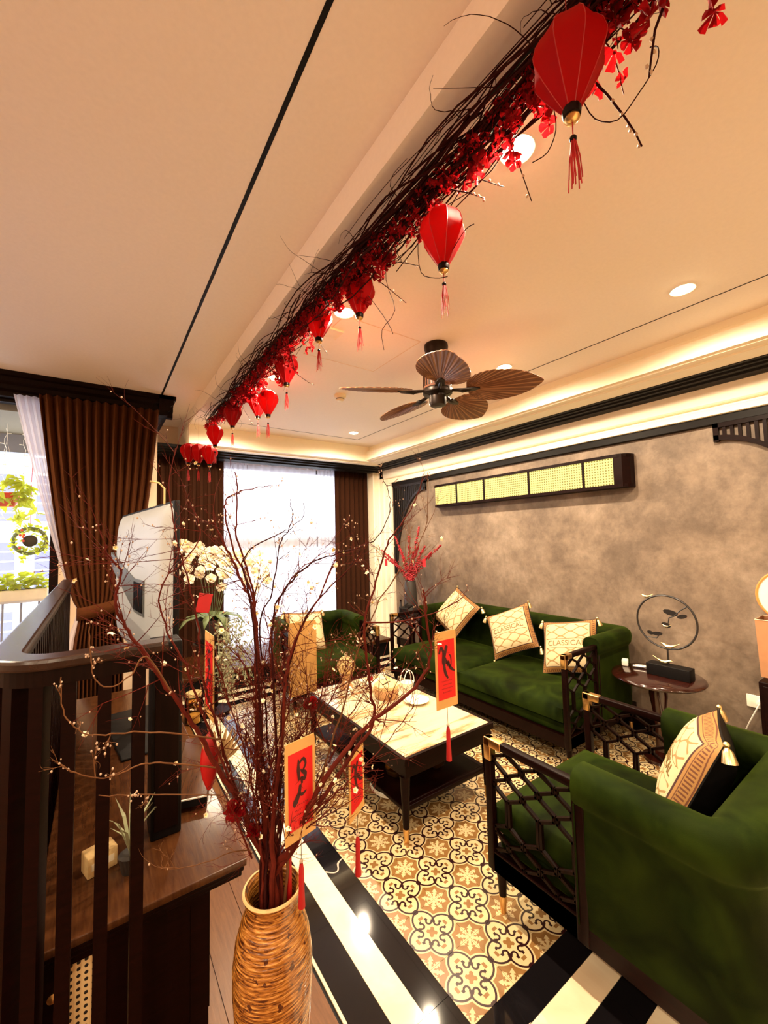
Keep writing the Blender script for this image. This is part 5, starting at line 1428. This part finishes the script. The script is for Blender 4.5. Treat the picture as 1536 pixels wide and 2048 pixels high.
branch('thin twig sweeping up right and hooking before the sheer', [(530, 1600, .93), (515, 1350, .94), (500, 1200, .95), (485, 1125, .95), (520, 1085, .95), (570, 1062, .95), (586, 1035, .95), (580, 998, .95)], .0045, .0008, mat='bark_dark', twigs=3, tl=(.03, .07), buds=26, tw0=.5)
branch('long thin twig arching right across the drape up to the cream pilaster', [(560, 1620, .92), (548, 1400, .92), (545, 1240, .92), (570, 1180, .92), (615, 1130, .92), (680, 1105, .92), (745, 1082, .92), (776, 1035, .92), (779, 990, .92), (762, 948, .92)], .005, .0009, mat='bark_dark', twigs=3, tl=(.03, .06), buds=30, tw0=.6)
branch('thin twig arching up and curling back in front of the corner drape', [(560, 1600, .9), (565, 1400, .9), (600, 1260, .9), (640, 1195, .9), (690, 1145, .9), (718, 1105, .9), (712, 1080, .9), (686, 1050, .9)], .0045, .0009, mat='bark_dark', twigs=3, tl=(.03, .07), buds=24, tw0=.6)
branch('thick branch leaning slightly right through the middle of the vase bouquet', [(545, 1660, .9), (552, 1580, .9), (566, 1460, .9), (568, 1380, .9), (582, 1310, .9), (610, 1240, .9), (640, 1190, .9), (670, 1120, .9)], .0095, .0016, twigs=20, tl=(.06, .18), buds=80, flowers=14)
branch('heavy right hand branch rising to hold the red scroll above the table', [(580, 1700, .86), (600, 1650, .84), (645, 1565, .82), (700, 1490, .80), (745, 1440, .79), (820, 1385, .77), (860, 1320, .76), (854, 1250, .76), (850, 1200, .76), (846, 1180, .76)], .0115, .0022, twigs=22, tl=(.05, .15), buds=50, flowers=8)
branch('reddish branch rising straight beside the wooden tissue box then reaching for the wall', [(590, 1690, .87), (650, 1590, .85), (710, 1500, .84), (748, 1440, .84), (738, 1360, .84), (729, 1250, .84), (752, 1165, .85), (775, 1090, .85), (800, 1050, .85), (832, 1000, .85), (845, 950, .85)], .009, .0012, twigs=16, tl=(.04, .13), buds=70, flowers=10)
branch('horizontal twig reaching right over the corner table towards the sofa cushion', [(729, 1245, .84), (790, 1244, .82), (850, 1232, .80), (900, 1212, .78), (931, 1191, .77)], .0042, .0012, twigs=3, tl=(.03, .06), buds=14, base=False, tw0=.2)
branch('thin branch running up right between the hanging scrolls', [(585, 1680, .9), (640, 1560, .9), (690, 1400, .9), (720, 1290, .9), (760, 1200, .9), (800, 1140, .9), (850, 1060, .9), (855, 945, .9)], .005, .0009, mat='bark_tan', twigs=12, tl=(.05, .14), buds=60, flowers=6)
branch('big left branch climbing steeply to the brown tied drape', [(520, 1700, .93), (480, 1610, .95), (425, 1520, .97), (385, 1445, .98), (343, 1390, .99), (293, 1315, 1.0), (262, 1272, 1.0), (236, 1225, 1.0), (234, 1180, 1.0), (242, 1140, 1.0), (214, 1110, 1.0), (212, 1090, 1.0)], .0105, .0016, twigs=20, tl=(.06, .17), buds=90, flowers=8)
branch('thin left twig dipping below the handrail and turning up at its tip', [(343, 1385, .96), (293, 1313, .94), (262, 1350, .93), (222, 1374, .92), (190, 1360, .92), (181, 1310, .92), (178, 1255, .92)], .003, .0011, mat='bark_tan', twigs=2, tl=(.015, .03), buds=16, base=False, tw0=.4)
branch('long low left twig curving up at the slats', [(450, 1480, .95), (340, 1466, .9), (250, 1465, .88), (190, 1471, .87), (150, 1455, .87), (126, 1420, .87), (120, 1355, .87)], .003, .001, mat='bark_tan', twigs=3, tl=(.02, .05), buds=18, base=False, tw0=.4)
branch('lowest curved left twig in front of the slats', [(430, 1535, .93), (345, 1527, .9), (290, 1527, .88), (245, 1545, .87), (200, 1557, .87), (150, 1545, .87), (117, 1526, .87)], .003, .001, mat='bark_tan', twigs=3, tl=(.02, .05), buds=20, base=False, tw0=.4)
branch('short straight left twig with pale buds below the lowest curve', [(440, 1590, .93), (330, 1589, .9), (260, 1590, .88), (198, 1591, .87)], .0024, .0009, mat='bark_tan', twigs=2, tl=(.02, .04), buds=16, base=False, tw0=.3)
branch('thin twig lying over the brown console top', [(500, 1700, .93), (460, 1705, .91), (420, 1722, .9), (370, 1735, .9), (323, 1736, .9)], .0022, .0009, mat='bark_tan', twigs=3, tl=(.03, .06), buds=6, base=False)
branch('leaning left branch crossing behind the edge on scroll', [(505, 1680, .97), (465, 1560, 1.0), (430, 1440, 1.02), (400, 1330, 1.04), (395, 1240, 1.04), (372, 1150, 1.04), (350, 1060, 1.04), (338, 970, 1.04), (352, 897, 1.04)], .007, .0009, mat='bark', twigs=14, tl=(.06, .17), buds=70, flowers=8)
branch('left branch forking towards the television', [(515, 1690, .95), (470, 1580, .96), (410, 1440, .97), (370, 1330, .98), (330, 1250, .98), (325, 1170, .98), (400, 1080, .98), (380, 1010, .98)], .006, .001, twigs=16, tl=(.06, .18), buds=90, flowers=8)
branch('upright thin branch behind the centre of the bouquet', [(550, 1640, .99), (552, 1500, 1.0), (545, 1380, 1.0), (540, 1280, 1.0), (560, 1200, 1.0), (590, 1150, 1.0), (640, 1110, 1.0)], .007, .0012, twigs=22, tl=(.06, .18), buds=70, flowers=12)
branch('right leaning thin branch over the patterned tiles', [(580, 1690, .92), (640, 1620, .92), (700, 1560, .92), (760, 1500, .92), (800, 1450, .92), (830, 1410, .92)], .004, .0009, twigs=14, tl=(.05, .14), buds=20)
branch('right leaning twig passing behind the small edge on scroll', [(575, 1680, .94), (640, 1560, .95), (690, 1450, .96), (740, 1370, .96), (800, 1300, .96)], .005, .0009, twigs=18, tl=(.06, .16), buds=40, flowers=10)
FL = ['short twiggy branch leftmost among the crowded fillers of the bouquet', 'short twiggy branch between the left trunk and the lowest hanging scroll', 'short twiggy branch rising behind the lowest hanging scroll', 'short twiggy branch in the very middle of the crowded fillers', 'short twiggy branch below the plain gold backed scroll', 'short twiggy branch in front of the left edge of the coffee table', 'short twiggy branch rightmost among the crowded fillers of the bouquet']
for k in range(7):
    u = 470+k*32; branch(FL[k], [(540+8*(k-3), 1660, .92+.02*(k % 3)), (525+14*(k-2), 1540, .94), (u+random.uniform(-15, 15), 1420+random.uniform(-30, 30), .96), (u+(k-3)*14, 1320+random.uniform(-30, 30), .97)], .0050, .0010, twigs=26, tl=(.05, .15), buds=50, flowers=7)

# ---------------------------------------------------------------- hanging scrolls
def scroll(lb, top_uv, dist, hvp, w, h, strokes, back=False, tilt=0, tass=True, lines=True):
    p = EYE + ray(*top_uv).normalized()*dist
    hd = ray(hvp, 1066); hd.z = 0; hd.normalize()
    if hd.x < 0: hd = -hd
    t = thing('hanging_scroll', lb, 'scroll', p, math.atan2(hd.y, hd.x), 'red and gold paper scrolls hung on the branches')
    if back: t.rotation_euler[2] += PI
    MB().add([(x*w/2, yy, -z) for yy in (-.0008, .0008) for z in (0, h*.06, h*.5, h*.94, h) for x in (-.94 if z == 0 else -1, .94 if z == 0 else 1)],
      [(0, 1, 3, 2), (2, 3, 5, 4), (4, 5, 7, 6), (6, 7, 9, 8), (10, 12, 13, 11), (12, 14, 15, 13), (14, 16, 17, 15), (16, 18, 19, 17), (0, 10, 11, 1), (8, 9, 19, 18), (0, 2, 12, 10), (2, 4, 14, 12), (4, 6, 16, 14), (6, 8, 18, 16), (1, 11, 13, 3), (3, 13, 15, 5), (5, 15, 17, 7), (7, 17, 19, 9)]).build('gold_backing', 'gold_paper', t)
    MB().box(-w*.40, w*.40, -.0016, -.0008, -h*.885, -h*.115).build('red_panel', 'red_paper', t)
    ink = MB()
    for s_ in strokes:
        P = smooth([Vector((x*w*.40, -.0017, -h*.115 - z*h*.77)) for x, z, _ in s_], 4); n = len(P)
        W_ = [q[2]*.68 for q in s_]; 
        vs2 = []
        for i, q in enumerate(P):
            f_ = i/(n-1)*(len(W_)-1); j = min(len(W_)-2, int(f_)); wd = (W_[j]+(W_[j+1]-W_[j])*(f_-j))*w*.5
            d = (P[min(n-1, i+1)]-P[max(0, i-1)]); nn = Vector((-d.z, 0, d.x)); nn = nn.normalized() if nn.length > 1e-9 else Vector((1, 0, 0))
            vs2 += [q+nn*wd, q-nn*wd]
        ink.add([v+Vector((0, -.0004, 0)) for v in vs2]+[v+Vector((0, 0, 0)) for v in vs2], [(2*i, 2*i+1, 2*i+3, 2*i+2) for i in range(n-1)])
    if lines:
        random.seed(len(lb))
        for r in range(4):
            x = -.62+.12*(r % 2); 
            while x < .55:
                l = random.uniform(.05, .13); zz = .70+r*.062
                P0 = [(x, zz), (x+l*.5, zz-.012), (x+l, zz+.008)]
                for a0, a1 in zip(P0, P0[1:]): ink.tube([(a0[0]*w*.4, -.0018, -h*.115-a0[1]*h*.77), (a1[0]*w*.4, -.0018, -h*.115-a1[1]*h*.77)], .00035, 4)
                x += l+.06
    if ink.v: ink.build('brush_lettering', 'ink', t)
    MB().tube([(0, 0, 0), (0, 0, .045)], .0009, 4).build('cord', 'ink', t)
    if tass:
        MB().tube([(0, 0, -h), (0, 0, -h-.042)], .0008, 4).build('tassel_cord', 'ink', t)
        MB().ball((0, 0, -h-.046), .0042, 5).build('bead', 'bud', t, True)
        MB().lathe([(.0035, -h-.050), (.0055, -h-.062), (.0058, -h-.10), (.0075, -h-.136), (.0001, -h-.134)], 10).build('tassel', 'tassel_red', t, True)
    return t
xuan = [[(-.85, .22, .10), (-.6, .12, .16), (-.35, .20, .14), (-.45, .36, .10), (-.35, .42, .08)], [(.10, .10, .14), (.0, .14, .2), (-.2, .28, .14), (-.28, .42, .16), (-.15, .56, .18), (.15, .66, .08)], [(-.1, .30, .06), (.0, .40, .14), (.05, .34, .05), (.15, .44, .14), (.25, .36, .05), (.35, .46, .16), (.55, .42, .05), (.5, .3, .08), (.35, .26, .05)], [(.25, .44, .10), (.5, .50, .18), (.95, .56, .06)]]
phuc = [[(-.2, .10, .04), (-.2, .24, .16), (-.15, .38, .10)], [(-.15, .16, .08), (.2, .12, .14), (.4, .2, .10), (.1, .28, .08), (.0, .24, .05)], [(.1, .28, .14), (.35, .32, .18), (.3, .40, .10), (.05, .36, .12), (.1, .44, .08)], [(-.05, .44, .12), (-.15, .54, .16), (-.45, .64, .26), (-.62, .68, .10)], [(-.2, .54, .08), (.1, .58, .14), (.45, .55, .05)]]
scroll('red scroll with black brush script hanging in front of the green sofa', (890, 1262), 1.15, 1946, .076, .200, xuan)
scroll('red scroll with black brush script hanging lowest over the marble floor', (600, 1478), 1.0, 1530, .076, .200, phuc)
scroll('narrow looking red scroll seen almost edge on beside the coffee table leg', (712, 1497), 1.12, 1113, .075, .150, xuan, lines=True)
scroll('red scroll seen edge on at the left beneath the white orchids', (419, 1266), 1.12, 185, .090, .200, phuc, tass=True)
scroll('scroll turned to show its plain gold back in front of the far armchair', (605, 1243), 1.12, 1900, .078, .186, [], back=True, tass=False)
# red bud ornament, fan and carnations among the branches
p = EYE + ray(419, 1462).normalized()*1.12
t = thing('red_bud_ornament', 'glossy red bud shaped ornament hanging among the left branches', 'ornament', p)
MB().lathe([(.0001, 0), (.010, -.012), (.018, -.045), (.020, -.07), (.015, -.10), (.006, -.125), (.0001, -.13)], 12).build('bud', 'red_silk', t, True)
MB().ball((0, 0, .004), .005, 5).build('bead', 'gold', t, True)
p = EYE + ray(436, 1535).normalized()*1.16
t = thing('straw_fan', 'small tan straw fan ornament behind the red bud ornament', 'ornament', p)
for k in range(9):
    a_ = R0(20+k*13); d = Vector((math.cos(a_)*.8, math.cos(a_)*.25, math.sin(a_))); n_ = Vector((-d.z, 0, d.x))*.006
    MB().add([Vector((0, .004, 0)), d*.05+n_, d*.09, d*.05-n_, Vector((0, .006, 0)), d*.05+n_+Vector((0, .002, 0)), d*.09+Vector((0, .002, 0)), d*.05-n_+Vector((0, .002, 0))], [(0, 1, 2, 3), (7, 6, 5, 4), (0, 4, 5, 1), (1, 5, 6, 2), (2, 6, 7, 3), (3, 7, 4, 0)]).build('blade', 'straw', t)
def carn(lb, uv, dist, r):
    p = EYE + ray(*uv).normalized()*dist; t = thing('red_carnation', lb, 'flower', p)
    random.seed(int(uv[0])); m2 = MB()
    for k in range(46):
        d = Vector((rg(1), rg(1), rg(1)+.3)).normalized(); q = d.orthogonal().normalized(); w = d.cross(q)
        a_ = random.uniform(0, 6); q = (q*math.cos(a_)+w*math.sin(a_))
        m2.add([(0, 0, 0), d*r*.7+q*r*.35, d*r+q*r*.12, d*r*1.05-q*r*.1, d*r*.7-q*r*.35], [(0, 1, 2, 3, 4)])
    m2.build('petals', 'petal_red', t); 
    MB().tube([(0, 0, -r*.5), (.03, -.02, -.10)], .002, 5).build('stem', 'bark', t)
carn('ruffled red carnation low on the left of the bouquet', (470, 1622), 1.14, .024)
carn('smaller red carnation just above the vase mouth', (508, 1662), 1.16, .016)
carn('red ruffled flower beyond the branches near the table corner', (622, 1408), 1.2, .020)
t = thing('red_paper_tube', 'slim red paper tube standing in the vase mouth', 'ornament', (VX+.03, VY-.02, .735))
MB().lathe([(.004, -.2), (.006, 0), (.006, .085), (.002, .10)], 10).build('tube', 'red_silk', t, True)
MB().ball((0, 0, .105), .005, 5).build('bead', 'bud', t, True)
